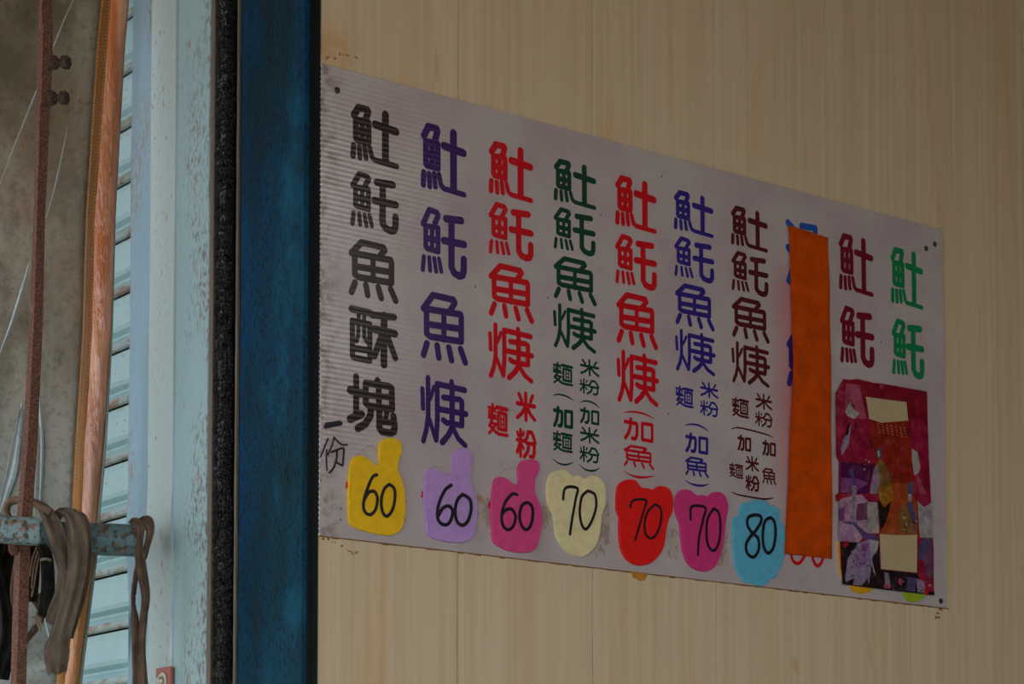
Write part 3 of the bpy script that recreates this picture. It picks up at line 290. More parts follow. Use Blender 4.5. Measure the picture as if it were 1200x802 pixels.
COLLAGE={'outline': [(1.4411,0.5067),(1.4903,0.5198),(1.5737,0.5178),(1.6566,0.5202),(1.7319,0.5197),(1.7339,0.4291),(1.7402,0.3203),(1.75,0.1496),(1.7504,0.0312),(1.694,0.0281),(1.6273,0.0287),(1.5563,0.0304),(1.4386,0.0279),(1.4307,0.0738),(1.4288,0.1788),(1.4274,0.2388),(1.4293,0.3145),(1.422,0.3249),(1.4216,0.4646),(1.4239,0.48)],'layers': [('print_dark_red',[(1.4429,0.5124),(1.6056,0.5212),(1.7335,0.5228),(1.7349,0.4443),(1.6613,0.4383),(1.5684,0.4226),(1.5179,0.4339),(1.4427,0.4062)]),('print_magenta',[(1.4188,0.4772),(1.4486,0.492),(1.4681,0.4557),(1.5178,0.4267),(1.5401,0.3939),(1.5467,0.3161),(1.5162,0.3018),(1.4366,0.3102),(1.4367,0.3243),(1.4195,0.3257)]),('print_pink',[(1.4537,0.5033),(1.4987,0.5061),(1.5229,0.4274),(1.4926,0.4234),(1.4781,0.4606),(1.4505,0.4427)]),('print_orange_red',[(1.5354,0.4237),(1.664,0.4441),(1.6762,0.3821),(1.6779,0.3243),(1.6927,0.2673),(1.6045,0.2575),(1.5976,0.3149),(1.5674,0.3472),(1.5466,0.3089)]),('print_orange',[(1.6001,0.281),(1.6588,0.2915),(1.6916,0.2448),(1.696,0.1599),(1.5633,0.1469),(1.5691,0.178),(1.5992,0.2194)]),('print_magenta',[(1.6667,0.4463),(1.735,0.4479),(1.7402,0.2725),(1.6927,0.2673),(1.6787,0.3752)]),('print_purple',[(1.4356,0.3136),(1.5468,0.3232),(1.5335,0.2789),(1.5256,0.2495),(1.4328,0.2393)]),('print_violet',[(1.4362,0.2784),(1.4909,0.2811),(1.5259,0.2745),(1.4805,0.2481),(1.4338,0.2429)]),('print_pale_pink',[(1.4266,0.2252),(1.4781,0.24),(1.504,0.2446),(1.5247,0.2322),(1.5211,0.1582),(1.4922,0.1297),(1.4254,0.1268)]),('print_violet',[(1.4263,0.2033),(1.4469,0.2091),(1.4439,0.176),(1.426,0.1742)]),('print_mauve',[(1.4882,0.2209),(1.522,0.2282),(1.5215,0.1877),(1.4825,0.18)]),('print_black',[(1.4305,0.1255),(1.4922,0.1297),(1.5602,0.1455),(1.5645,0.0721),(1.6926,0.0742),(1.7137,0.0348),(1.7519,0.0342),(1.7518,0.0259),(1.5639,0.0252),(1.437,0.0262)]),('print_white',[(1.5247,0.2303),(1.5561,0.2319),(1.5599,0.199),(1.5614,0.1585),(1.5211,0.1545)]),('print_white',[(1.6952,0.2507),(1.7168,0.238),(1.7471,0.2525),(1.7496,0.1659),(1.7021,0.1631)]),('print_black',[(1.5588,0.2359),(1.6039,0.2445),(1.5927,0.2062),(1.5764,0.1748),(1.5658,0.1701),(1.562,0.1992)]),('print_gold',[(1.5647,0.3361),(1.5825,0.3311),(1.6025,0.3011),(1.6071,0.2578),(1.556,0.2522),(1.5437,0.2801),(1.5466,0.3089)]),('print_gold_bright',[(1.5592,0.2655),(1.607,0.2783),(1.6081,0.245),(1.5797,0.2215),(1.5641,0.2365)]),('print_lilac',[(1.544,0.3086),(1.5569,0.3245),(1.5666,0.2898),(1.556,0.2529),(1.5306,0.2501)]),('print_white',[(1.6761,0.3756),(1.6969,0.3702),(1.7069,0.335),(1.7014,0.3198),(1.6855,0.3107),(1.6781,0.3389)]),('print_pink',[(1.6961,0.3192),(1.727,0.2711),(1.7059,0.2687),(1.6907,0.3041)]),('print_white',[(1.4657,0.4624),(1.4779,0.4463),(1.4978,0.4383),(1.4826,0.4221),(1.4578,0.4259),(1.4505,0.4373)]),('print_lilac',[(1.4422,0.3673),(1.47,0.4098),(1.4619,0.3592),(1.4393,0.3316),(1.4345,0.3452)]),('print_black',[(1.4575,0.4046),(1.465,0.4109),(1.4612,0.3839),(1.4498,0.3781)]),('print_blue_grey',[(1.5549,0.36),(1.5651,0.3648),(1.5736,0.3551),(1.5673,0.3364),(1.5531,0.3419)]),('print_white',[(1.5563,0.353),(1.5635,0.3592),(1.5674,0.3472),(1.5612,0.3393)]),('print_blue_grey',[(1.4612,0.3025),(1.4761,0.3007),(1.4785,0.2868),(1.4882,0.2667),(1.4854,0.2444),(1.4754,0.2433),(1.4759,0.2794),(1.4611,0.2883)]),('print_lilac',[(1.4681,0.2626),(1.4861,0.2647),(1.4832,0.235),(1.4776,0.1978),(1.4825,0.1763),(1.4722,0.1771),(1.4728,0.2266)]),('print_blue_grey',[(1.4311,0.1729),(1.4773,0.1776),(1.5185,0.1543),(1.5603,0.151),(1.5549,0.1394),(1.5079,0.1404),(1.4772,0.1685)]),('print_lilac',[(1.4896,0.1276),(1.5287,0.1406),(1.5387,0.1047),(1.5247,0.0337),(1.5197,0.0479),(1.5013,0.0288),(1.4703,0.0272),(1.4757,0.0441),(1.4473,0.0325),(1.4449,0.0451),(1.4557,0.0897)]),('print_white',[(1.5287,0.1406),(1.5601,0.14),(1.5546,0.1173),(1.5344,0.097),(1.5485,0.056),(1.5408,0.0645),(1.5307,0.093)]),('print_violet',[(1.5025,0.127),(1.526,0.133),(1.5152,0.1025),(1.5047,0.0942)]),('print_blue_grey',[(1.6991,0.146),(1.7157,0.1626),(1.7457,0.1637),(1.7428,0.154),(1.7149,0.1099),(1.6958,0.1082)]),('print_mauve',[(1.7149,0.1099),(1.7428,0.1502),(1.7509,0.1434),(1.7497,0.0679),(1.7251,0.0696)]),('print_gold',[(1.6302,0.2213),(1.6627,0.2434),(1.6921,0.2203),(1.6913,0.1715),(1.6321,0.1656)]),('print_blue_grey',[(1.6546,0.2425),(1.6762,0.2449),(1.6893,0.2125),(1.6805,0.1685),(1.6729,0.2033),(1.6624,0.2247)]),('print_white',[(1.6606,0.2844),(1.6741,0.284),(1.6736,0.2483),(1.6628,0.2472)]),('print_blue_grey',[(1.6618,0.2899),(1.6775,0.2971),(1.6823,0.2661),(1.6588,0.2635)]),('print_lilac',[(1.5776,0.0677),(1.5934,0.0654),(1.5983,0.0326),(1.5798,0.0384)]),('print_pink',[(1.5746,0.0379),(1.5957,0.0397),(1.5982,0.0296),(1.5771,0.0289)]),('print_blue_grey',[(1.6601,0.0639),(1.687,0.0625),(1.6838,0.0286),(1.6488,0.0294)]),('print_lilac',[(1.687,0.0625),(1.714,0.0573),(1.7245,0.0282),(1.6919,0.0293)]),('print_pink',[(1.6278,0.0573),(1.6412,0.0548),(1.6356,0.0394),(1.625,0.046)]),('print_red',[(1.4155,0.2331),(1.4268,0.2416),(1.4395,0.2375),(1.4317,0.2239),(1.4189,0.2189)]),('print_red',[(1.4407,0.1247),(1.4536,0.1314),(1.4602,0.1248),(1.4498,0.1128),(1.4406,0.1156)]),('print_red',[(1.7154,0.0387),(1.7258,0.0452),(1.7327,0.0326),(1.7288,0.0241),(1.7136,0.0273)]),('print_pink',[(1.5697,0.5197),(1.58,0.5219),(1.5772,0.5064),(1.567,0.5086)]),('print_cream',[(1.5582,0.4231),(1.5623,0.4229),(1.5623,0.4196),(1.5582,0.4198)]),('print_cream',[(1.5735,0.4233),(1.5776,0.4231),(1.5776,0.4198),(1.5735,0.42)]),('print_cream',[(1.5889,0.4235),(1.593,0.4233),(1.5929,0.42),(1.5888,0.4202)]),('print_cream',[(1.6042,0.4236),(1.6084,0.4235),(1.6083,0.4202),(1.6042,0.4204)]),('print_cream',[(1.6197,0.4238),(1.6238,0.4237),(1.6238,0.4204),(1.6196,0.4206)]),('print_cream',[(1.6352,0.424),(1.6393,0.4239),(1.6393,0.4206),(1.6351,0.4208)]),('print_cream',[(1.6507,0.4242),(1.6549,0.4241),(1.6548,0.4208),(1.6507,0.421)]),('print_cream',[(1.5597,0.4164),(1.5637,0.4162),(1.5637,0.413),(1.5596,0.4132)]),('print_cream',[(1.575,0.4166),(1.579,0.4164),(1.579,0.4132),(1.5749,0.4134)]),('print_cream',[(1.5903,0.4168),(1.5944,0.4166),(1.5944,0.4134),(1.5903,0.4136)]),('print_cream',[(1.6057,0.417),(1.6098,0.4168),(1.6098,0.4136),(1.6056,0.4137)]),('print_cream',[(1.6211,0.4172),(1.6253,0.417),(1.6252,0.4137),(1.6211,0.4139)]),('print_cream',[(1.6366,0.4174),(1.6408,0.4172),(1.6407,0.4139),(1.6366,0.4141)]),('print_cream',[(1.6522,0.4176),(1.6564,0.4174),(1.6563,0.4141),(1.6522,0.4143)]),('print_cream',[(1.5611,0.4098),(1.5652,0.4096),(1.5651,0.4064),(1.5611,0.4066)]),('print_cream',[(1.5764,0.41),(1.5805,0.4098),(1.5804,0.4066),(1.5764,0.4067)]),('print_cream',[(1.5917,0.4102),(1.5958,0.41),(1.5958,0.4067),(1.5917,0.4069)]),('print_cream',[(1.6071,0.4103),(1.6113,0.4101),(1.6112,0.4069),(1.6071,0.4071)]),('print_cream',[(1.6226,0.4105),(1.6267,0.4103),(1.6267,0.4071),(1.6225,0.4073)]),('print_cream',[(1.6381,0.4107),(1.6422,0.4105),(1.6422,0.4072),(1.6381,0.4074)]),('print_cream',[(1.6537,0.4109),(1.6578,0.4107),(1.6578,0.4074),(1.6536,0.4076)]),('print_cream',[(1.5626,0.4032),(1.5666,0.403),(1.5666,0.3998),(1.5625,0.4)]),('print_cream',[(1.5778,0.4033),(1.5819,0.4032),(1.5819,0.3999),(1.5778,0.4001)]),('print_cream',[(1.5932,0.4035),(1.5973,0.4033),(1.5972,0.4001),(1.5931,0.4003)]),('print_cream',[(1.6086,0.4037),(1.6127,0.4035),(1.6127,0.4002),(1.6085,0.4004)]),('print_cream',[(1.624,0.4038),(1.6282,0.4036),(1.6281,0.4004),(1.624,0.4006)]),('print_cream',[(1.6396,0.404),(1.6437,0.4038),(1.6437,0.4005),(1.6395,0.4007)]),('print_cream',[(1.6551,0.4042),(1.6593,0.404),(1.6592,0.4007),(1.6551,0.4009)]),('print_white',[(1.4616,0.2328),(1.4647,0.2353),(1.4678,0.233),(1.4647,0.2309)]),('print_violet',[(1.4568,0.2381),(1.4603,0.2409),(1.4637,0.2383),(1.4602,0.236)]),('print_lilac',[(1.479,0.1886),(1.4816,0.1908),(1.4842,0.1888),(1.4816,0.187)]),('print_violet',[(1.4638,0.186),(1.468,0.1894),(1.4721,0.1863),(1.4679,0.1835)]),('print_violet',[(1.4591,0.1753),(1.4634,0.1787),(1.4675,0.1756),(1.4633,0.1728)]),('print_lilac',[(1.4792,0.2284),(1.4821,0.2308),(1.485,0.2287),(1.4821,0.2267)]),('print_violet',[(1.4792,0.175),(1.4835,0.1785),(1.4878,0.1753),(1.4835,0.1725)]),('print_lilac',[(1.4559,0.1973),(1.4597,0.2004),(1.4634,0.1975),(1.4596,0.195)]),('print_lilac',[(1.4622,0.2228),(1.465,0.2251),(1.4677,0.2231),(1.4649,0.2212)]),('print_lilac',[(1.4807,0.2416),(1.4835,0.2439),(1.4863,0.2418),(1.4835,0.2399)]),('print_violet',[(1.4807,0.183),(1.4841,0.1858),(1.4874,0.1833),(1.484,0.181)]),('print_white',[(1.4671,0.2205),(1.4704,0.2232),(1.4736,0.2208),(1.4703,0.2186)]),('print_white',[(1.464,0.1838),(1.4662,0.1856),(1.4684,0.1839),(1.4662,0.1825)]),('print_lilac',[(1.4675,0.1713),(1.471,0.1741),(1.4743,0.1715),(1.4709,0.1692)]),('print_white',[(1.4671,0.2167),(1.4718,0.2205),(1.4764,0.2171),(1.4717,0.2139)]),('print_violet',[(1.4551,0.1759),(1.4588,0.1789),(1.4624,0.1761),(1.4587,0.1736)]),('print_violet',[(1.4772,0.0983),(1.4817,0.1019),(1.4862,0.0985),(1.4817,0.0955)]),('print_mauve',[(1.4988,0.1136),(1.5023,0.1163),(1.5057,0.1137),(1.5022,0.1115)]),('print_white',[(1.5023,0.1073),(1.5064,0.1106),(1.5105,0.1075),(1.5064,0.1047)]),('print_mauve',[(1.469,0.049),(1.4724,0.0517),(1.4757,0.0491),(1.4723,0.0469)]),('print_violet',[(1.4632,0.0684),(1.4681,0.0723),(1.473,0.0686),(1.4681,0.0654)]),('print_violet',[(1.5045,0.05),(1.5072,0.0521),(1.5098,0.0501),(1.5072,0.0484)]),('print_mauve',[(1.4802,0.1157),(1.4845,0.1191),(1.4888,0.1159),(1.4845,0.113)]),('print_white',[(1.4791,0.1123),(1.4829,0.1153),(1.4866,0.1125),(1.4828,0.11)]),('print_mauve',[(1.477,0.0779),(1.48,0.0803),(1.4829,0.078),(1.4799,0.076)]),('print_violet',[(1.483,0.0905),(1.4866,0.0934),(1.4901,0.0907),(1.4865,0.0884)]),('print_white',[(1.5189,0.084),(1.5227,0.087),(1.5264,0.0842),(1.5226,0.0817)]),('print_mauve',[(1.4875,0.1117),(1.4903,0.1139),(1.493,0.1119),(1.4902,0.11)]),('print_mauve',[(1.5026,0.0805),(1.5078,0.0846),(1.5128,0.0807),(1.5077,0.0773)]),('print_mauve',[(1.4934,0.0807),(1.4969,0.0835),(1.5002,0.0809),(1.4968,0.0786)]),('print_blue_grey',[(1.4682,0.0829),(1.4728,0.0866),(1.4773,0.0831),(1.4727,0.0801)]),('print_blue_grey',[(1.5001,0.1136),(1.5033,0.1161),(1.5064,0.1137),(1.5032,0.1117)]),('print_white',[(1.486,0.126),(1.4897,0.1289),(1.4934,0.1262),(1.4896,0.1237)]),('print_white',[(1.4996,0.0943),(1.5028,0.0969),(1.5059,0.0945),(1.5027,0.0924)]),('print_white',[(1.4647,0.1057),(1.468,0.1082),(1.4711,0.1058),(1.4679,0.1037)]),('print_violet',[(1.5066,0.0959),(1.5099,0.0985),(1.5132,0.096),(1.5099,0.0939)]),('print_blue_grey',[(1.4643,0.0491),(1.4684,0.0523),(1.4724,0.0493),(1.4683,0.0466)]),('print_mauve',[(1.5157,0.0768),(1.5206,0.0807),(1.5254,0.077),(1.5205,0.0738)]),('print_white',[(1.4912,0.1218),(1.4944,0.1243),(1.4975,0.1219),(1.4944,0.1198)]),('print_violet',[(1.4802,0.0733),(1.4849,0.077),(1.4895,0.0735),(1.4848,0.0704)]),('print_violet',[(1.5079,0.0867),(1.5123,0.0901),(1.5165,0.0869),(1.5122,0.084)]),('print_violet',[(1.4813,0.0957),(1.4852,0.0987),(1.4891,0.0958),(1.4852,0.0933)]),('print_orange',[(1.5999,0.2477),(1.6027,0.25),(1.6054,0.2479),(1.6027,0.2461)]),('print_orange',[(1.5922,0.2602),(1.5967,0.2638),(1.6011,0.2606),(1.5966,0.2576)]),('print_gold',[(1.5904,0.2535),(1.5941,0.2565),(1.5977,0.2538),(1.594,0.2513)]),('print_orange',[(1.5991,0.2627),(1.6018,0.2648),(1.6045,0.2629),(1.6018,0.2611)]),('print_gold',[(1.5695,0.2375),(1.5724,0.2398),(1.5753,0.2377),(1.5724,0.2358)]),('print_orange',[(1.5955,0.2512),(1.6001,0.2548),(1.6046,0.2515),(1.6,0.2485)]),('print_gold',[(1.5729,0.2468),(1.5773,0.2503),(1.5816,0.2471),(1.5772,0.2442)]),('print_orange',[(1.5985,0.2552),(1.6013,0.2575),(1.6041,0.2554),(1.6013,0.2535)]),('print_orange',[(1.5836,0.2394),(1.5876,0.2426),(1.5915,0.2397),(1.5875,0.237)]),('print_orange',[(1.5692,0.264),(1.5737,0.2677),(1.5782,0.2644),(1.5736,0.2613)]),('print_gold',[(1.5789,0.2561),(1.5817,0.2584),(1.5845,0.2564),(1.5816,0.2545)]),('print_orange',[(1.5808,0.2417),(1.5842,0.2443),(1.5874,0.2419),(1.5841,0.2397)]),('print_gold_bright',[(1.6741,0.18),(1.6777,0.1828),(1.6812,0.1802),(1.6776,0.1779)]),('print_black',[(1.6437,0.1874),(1.6483,0.1911),(1.6529,0.1877),(1.6483,0.1847)]),('print_white',[(1.6848,0.2008),(1.6891,0.2042),(1.6933,0.2011),(1.689,0.1983)]),('print_white',[(1.6429,0.1757),(1.646,0.1782),(1.6491,0.1759),(1.6459,0.1738)]),('print_black',[(1.6828,0.1978),(1.6858,0.2002),(1.6888,0.198),(1.6858,0.1961)]),('print_gold_bright',[(1.6475,0.1765),(1.6506,0.1789),(1.6536,0.1767),(1.6505,0.1746)]),('print_gold_bright',[(1.6546,0.1778),(1.6579,0.1804),(1.6611,0.178),(1.6578,0.1759)]),('print_black',[(1.6726,0.218),(1.6761,0.2207),(1.6794,0.2183),(1.676,0.216)]),('print_black',[(1.6441,0.1801),(1.6481,0.1832),(1.652,0.1803),(1.648,0.1777)]),('print_white',[(1.6423,0.2041),(1.6468,0.2077),(1.6513,0.2044),(1.6467,0.2014)]),('print_gold_bright',[(1.6493,0.2077),(1.6539,0.2114),(1.6584,0.208),(1.6538,0.205)]),('print_white',[(1.6707,0.1907),(1.6741,0.1934),(1.6774,0.1909),(1.674,0.1887)]),('print_black',[(1.6742,0.1929),(1.679,0.1967),(1.6837,0.1932),(1.6789,0.1901)]),('print_gold_bright',[(1.6755,0.191),(1.6792,0.1939),(1.6828,0.1913),(1.6791,0.1888)]),('print_white',[(1.6498,0.1891),(1.6546,0.1929),(1.6594,0.1894),(1.6545,0.1863)]),('print_black',[(1.6465,0.2118),(1.6495,0.2142),(1.6525,0.212),(1.6495,0.21)]),('print_blue_grey',[(1.6254,0.0311),(1.6289,0.0338),(1.6323,0.0312),(1.6288,0.029)]),('print_white',[(1.7041,0.0462),(1.7088,0.0498),(1.7134,0.0463),(1.7087,0.0434)]),('print_blue_grey',[(1.6547,0.0323),(1.6578,0.0346),(1.6609,0.0323),(1.6578,0.0304)]),('print_blue_grey',[(1.6497,0.0602),(1.6543,0.0638),(1.6588,0.0603),(1.6542,0.0574)]),('print_mauve',[(1.6043,0.0275),(1.6087,0.031),(1.6131,0.0277),(1.6087,0.0248)]),('print_blue_grey',[(1.7073,0.036),(1.7103,0.0384),(1.7134,0.0361),(1.7103,0.0342)]),('print_white',[(1.7291,0.0488),(1.7341,0.0526),(1.7389,0.049),(1.734,0.0459)]),('print_blue_grey',[(1.7012,0.0349),(1.7042,0.0372),(1.7071,0.035),(1.7041,0.0331)]),('print_blue_grey',[(1.6645,0.0349),(1.6677,0.0374),(1.6709,0.035),(1.6677,0.033)]),('print_blue_grey',[(1.6414,0.0315),(1.645,0.0342),(1.6485,0.0316),(1.6449,0.0293)]),('print_mauve',[(1.6336,0.0471),(1.6368,0.0495),(1.6399,0.0472),(1.6367,0.0451)]),('print_mauve',[(1.6319,0.053),(1.636,0.0561),(1.64,0.0531),(1.6359,0.0505)]),('print_mauve',[(1.719,0.0578),(1.7227,0.0605),(1.7262,0.0579),(1.7226,0.0556)]),('print_white',[(1.6401,0.0505),(1.6428,0.0526),(1.6455,0.0506),(1.6427,0.0489)]),('print_white',[(1.5238,0.3256),(1.528,0.329),(1.5322,0.326),(1.528,0.3231)]),('print_pink',[(1.508,0.3262),(1.5107,0.3283),(1.5132,0.3264),(1.5106,0.3246)]),('print_white',[(1.5079,0.3056),(1.5123,0.3093),(1.5167,0.3061),(1.5122,0.303)]),('print_white',[(1.5149,0.3297),(1.5177,0.332),(1.5205,0.33),(1.5177,0.3281)]),('print_pink',[(1.5094,0.3174),(1.5133,0.3207),(1.5173,0.3178),(1.5133,0.315)]),('print_pink',[(1.4983,0.3303),(1.5017,0.3332),(1.5051,0.3307),(1.5017,0.3283)])],'patch_top': [(1.5195,0.4805),(1.5897,0.4829),(1.6584,0.4869),(1.6645,0.4424),(1.6147,0.4329),(1.571,0.4247),(1.5304,0.4291)],'patch_bottom': [(1.5619,0.1567),(1.624,0.1603),(1.6913,0.1677),(1.6906,0.1227),(1.6888,0.0757),(1.6228,0.0747),(1.5656,0.074),(1.5641,0.1182)]}
UNDER=[('mustard',[(1.4628,0.043),(1.5017,0.061),(1.5485,0.0504),(1.5387,0.0239),(1.5271,0.0155),(1.5011,0.0097),(1.4753,0.0131),(1.4641,0.0231)]),('lime',[(1.6409,0.0362),(1.6815,0.0545),(1.7247,0.0432),(1.72,0.0222),(1.7052,0.0109),(1.6807,0.0041),(1.6566,0.0077),(1.6434,0.0215)]),('mustard_side',[(1.4243,0.1195),(1.4357,0.1278),(1.4427,0.0776),(1.4372,0.0407),(1.4297,0.0546),(1.426,0.0833)])]
SCREWS=[(0.0384,0.8893),(1.7712,0.8942),(1.7403,0.878),(1.7785,0.0151)]
DOTS=[(0.3773,0.553),(0.8859,0.8863),(0.0518,0.0573),(0.0509,0.0353),(0.2044,0.0891),(0.2013,0.0732),(0.2024,0.051),(0.9031,0.358),(0.7124,0.7664),(0.5671,0.5613),(0.8034,0.6305),(0.0052,0.1077),(1.5781,0.621),(0.7599,0.6307)]
GLUE=[(0.7919, 0.0004), (0.8465, 0.0006), (0.8372, -0.0142), (0.8251, -0.0176), (0.816, -0.0138), (0.8057, -0.0133), (0.8009, -0.0035)]

# ---------------------------------------------------------------- setting
def slab(name, lo, hi, m):
    bm = bmesh.new(); box(bm, lo, hi); o = build(name, bm, m); tag(o, kind='structure'); return o
slab('floor', (-14, -14, -0.1), (12, 8, 0.0), M_CONCRETE)
bm = bmesh.new()      # unseen canopy, opened, skirted and coloured to shape the light
CZ = 3.85
added_openings = [(-2.75, -3.1, 1.35, 2.0), (-3.1, -4.0, 1.6, 2.5), (-4.0, -4.5, 2.2, 2.9)]     # openings added so the board's flutes reflect streaks of sky
cells = [((-3.6, -2.75, CZ), (5.5, 0.1, CZ + 0.04)), ((-3.6, -6.6, CZ), (5.5, -4.5, CZ + 0.04)), ((-3.6, 0.1, CZ), (0.0, 1.6, CZ + 0.04))]
for ya, yb, xa, xb in added_openings: cells += [((-3.6, yb, CZ), (xa, ya, CZ + 0.04)), ((xb, yb, CZ), (5.5, ya, CZ + 0.04))]
cells += [((-3.6, -6.6, 3.2), (-3.56, 1.6, CZ)), ((-3.56, -6.64, 3.2), (0.9, -6.6, CZ))]      # drops added to cut direct sky from the upper wall
for lo, hi in cells:
    box(bm, lo, hi)
tag(build('ceiling', bm, M_CANOPY), kind='structure')
slab('unseen_wall_back', (5.4, -6.4, 0), (5.5, 0.0, 3.85), M_BOUNCEWALL)  # out of view, added to make light fall off to the right
slab('unseen_wall_opposite', (0.9, -6.6, 0), (7.0, -6.4, 3.85), M_BOUNCEWALL)  # out of view, added to block light from the front
slab('floor', (0.1, -6.4, 0.0), (5.4, 0.0, 0.03), M_SHOPFLOOR)
wall = slab('wall_front', (0.03, 0.016, 0), (7.0, 0.14, 3.85), M_WALLCORE)
edges = [0.004] + [0.338 + 0.3555 * k for k in range(0, 19)]
proto = None
for k, (a, b) in enumerate(zip(edges, edges[1:])):
    if k in (0, 1):
        bm = bmesh.new(); g = 0.0009; c = 0.0007
        w = b - a
        prof = [(g, 0.016), (g, 0.0016), (g + c, 0.0), (w - g - c, 0.0), (w - g, 0.0016), (w - g, 0.016)]
        prism(bm, [[Vector((x, y, z)) for x, y in prof] for z in (0.0, 3.85)])
        o = build('wall_panel', bm, M_PANEL)
        if k == 1: proto = o
    else:
        o = link(proto.copy())
    o.location = (a, 0, 0); setparent(o, wall)

# ---------------------------------------------------------------- the corner: dark blue pillar, shutter guide, pale column
bm = bmesh.new()
prof = [(0.0, 0.012), (-0.004, 0.020), (-0.005, 0.028), (-0.012, 0.034), (-0.013, 0.060), (-0.013, 0.277), (-0.009, 0.2805), (0.10, 0.2805), (0.10, 0.145), (0.0025, 0.145), (0.0025, 0.001), (0.0015, -0.002)]
prism(bm, [[Vector((x, y, z)) for x, y in prof] for z in (0.0, 3.85)])
bm.faces.ensure_lookup_table()
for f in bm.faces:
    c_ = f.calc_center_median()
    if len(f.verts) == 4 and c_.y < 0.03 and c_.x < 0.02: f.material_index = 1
p = build('corner_pillar', bm, [M_PILLAR, M_DARKEDGE])
tag(p, 'dark blue painted steel pillar at the left end of the menu board', 'pillar')

g = empty('shutter_guide_rail', (0, 0.36, 0), 'narrow black greasy upright guide channel between pale blue column and dark blue pillar', 'guide rail')
bm = bmesh.new(); box(bm, (-0.012, 0.392, 0), (0.09, 0.4015, 3.85)); box(bm, (0.085, 0.283, 0), (0.095, 0.392, 3.85)); build('channel', bm, M_CHANNEL, g)
for y0, y1 in ((0.384, 0.4015), (0.2815, 0.2905)):
    bm = bmesh.new(); n = 90; rng = random.Random(int(y0 * 1000)); rings = []
    for i in range(n + 1):
        z = 1.2 + 2.75 * i / n; j = rng.uniform(-1, 1) * 0.0012
        rings.append([Vector((x, y, z)) for x, y in ((-0.017, y0 + j), (-0.019, (y0 + y1) / 2), (-0.017, y1 - abs(j)), (-0.012, y1), (-0.012, y0))])
    prism(bm, rings); build('edge_strip', bm, M_TANEDGE, g)
bm = bmesh.new(); rng = random.Random(5); rings = []
n = 420
for i in range(n + 1):
    z = 1.6 + 2.3 * i / n
    r = []
    for x, y in ((-0.010, 0.391), (-0.015, 0.379), (-0.012, 0.366), (-0.004, 0.359), (0.014, 0.364), (0.024, 0.371), (0.032, 0.381), (0.034, 0.391)):
        r.append(Vector((x + rng.uniform(-1, 1) * 0.0016, y + (rng.uniform(-1, 1) * 0.005 if y < 0.39 else 0), z)))
    rings.append(r)
prism(bm, rings); build('rubber_lining', bm, M_GREASE, g, smooth=True)

bm = bmesh.new()
prof = [(0.11, 0.4035), (-0.012, 0.4035), (-0.016, 0.4070), (-0.016, 0.546), (-0.018, 0.5475), (-0.020, 0.549), (-0.020, 0.660), (-0.017, 0.667), (-0.012, 0.768), (-0.006, 0.771), (0.11, 0.771)]
rings = []; rng = random.Random(2)
for i in range(111):
    z = 0.0 if i == 0 else 1.75 + 0.02 * (i - 1); r = []
    for k, (x, y) in enumerate(prof):
        dx = dy = 0
        if 1 < k < 9:
            dx = 0.0007 * math.sin(z * 9 + k) + rng.uniform(-1, 1) * 0.0002
            # bump on the left flank near the strap and a dent below it
            if 5 <= k <= 8: dx += 0.009 * math.exp(-((z - 2.08) / 0.09) ** 2) - 0.004 * math.exp(-((z - 2.3) / 0.06) ** 2); dy += 0.014 * math.exp(-max(0, 2.2 - z) ** 0 * ((z - 2.0) / 0.16) ** 2) if k < 8 else 0
        r.append(Vector((x + dx, y + dy, z)))
    rings.append(r)
rings.append([Vector((x, y, 3.85)) for x, y in prof])
prism(bm, rings)
bm.faces.ensure_lookup_table()
for f in bm.faces:
    if len(f.verts) == 4 and f.calc_center_median().y > 0.662: f.material_index = 1
c = build('steel_column', bm, [M_COLUMN, M_COLUMN2], smooth=False)
tag(c, 'pale blue painted folded steel column with rust specks left of black guide channel', 'column')

# ---------------------------------------------------------------- roller shutter, slat by slat
sh = empty('roller_shutter', (0.04, 2.0, 0), 'pale teal horizontal slat roller shutter behind the orange edged plastic sheet', 'shutter')
PITCH = 0.1290; Z0 = 3.0120
prof = [(0.0, 0.1245), (0.0, 0.060), (0.003, 0.050), (0.011, 0.040), (0.012, 0.034), (0.004, 0.026), (-0.006, 0.018), (-0.009, 0.010), (-0.008, 0.003), (-0.003, 0.0), (0.003, 0.0005), (0.016, 0.012), (0.016, 0.1245)]
bm = bmesh.new()
V = prism(bm, [[Vector((x, y, z)) for x, z in prof] for y in (-1.3, 0.0, 2.0)])
for f in bm.faces:
    cc = f.calc_center_median()
    if cc.z < 0.0145 and len(f.verts) == 4: f.material_index = 1
bm2 = bm
o0 = build('slat', bm2, [M_SLAT, M_SLATEDGE, M_GAP])
for k in range(-8, 9):
    o = o0 if k == -8 else link(o0.copy())
    o.location = (0.045, 2.0, Z0 + PITCH * k); setparent(o, sh)
bm = bmesh.new(); box(bm, (0.062, 0.7, 1.5), (0.068, 4.0, 3.85)); build('backing', bm, M_GAP, sh)

# ---------------------------------------------------------------- plastic sheet with its orange hem
ts = empty('plastic_sheet', at(50, 800, 3.85), 'dirty translucent vinyl sheet with orange stitched hem hanging at far left', 'plastic sheet')
def lerp_tab(tab, y):
    if y <= tab[0][0]: return tab[0][1] + (y - tab[0][0]) * (tab[1][1] - tab[0][1]) / (tab[1][0] - tab[0][0])
    for (a, xa), (b, xb) in zip(tab, tab[1:]):
        if y <= b: return xa + (xb - xa) * (y - a) / (b - a)
    (a, xa), (b, xb) = tab[-2:]; return xb + (y - b) * (xb - xa) / (b - a)
LEFT = [(0, 119), (60, 113), (140, 108), (250, 101), (385, 97), (450, 93), (520, 88.5), (600, 84.5), (700, 76), (802, 66)]
SEAM = [(0, 129), (60, 124.5), (140, 119), (250, 110.5), (385, 107.5), (450, 103.5), (520, 98.5), (600, 95), (700, 86), (802, 75)]
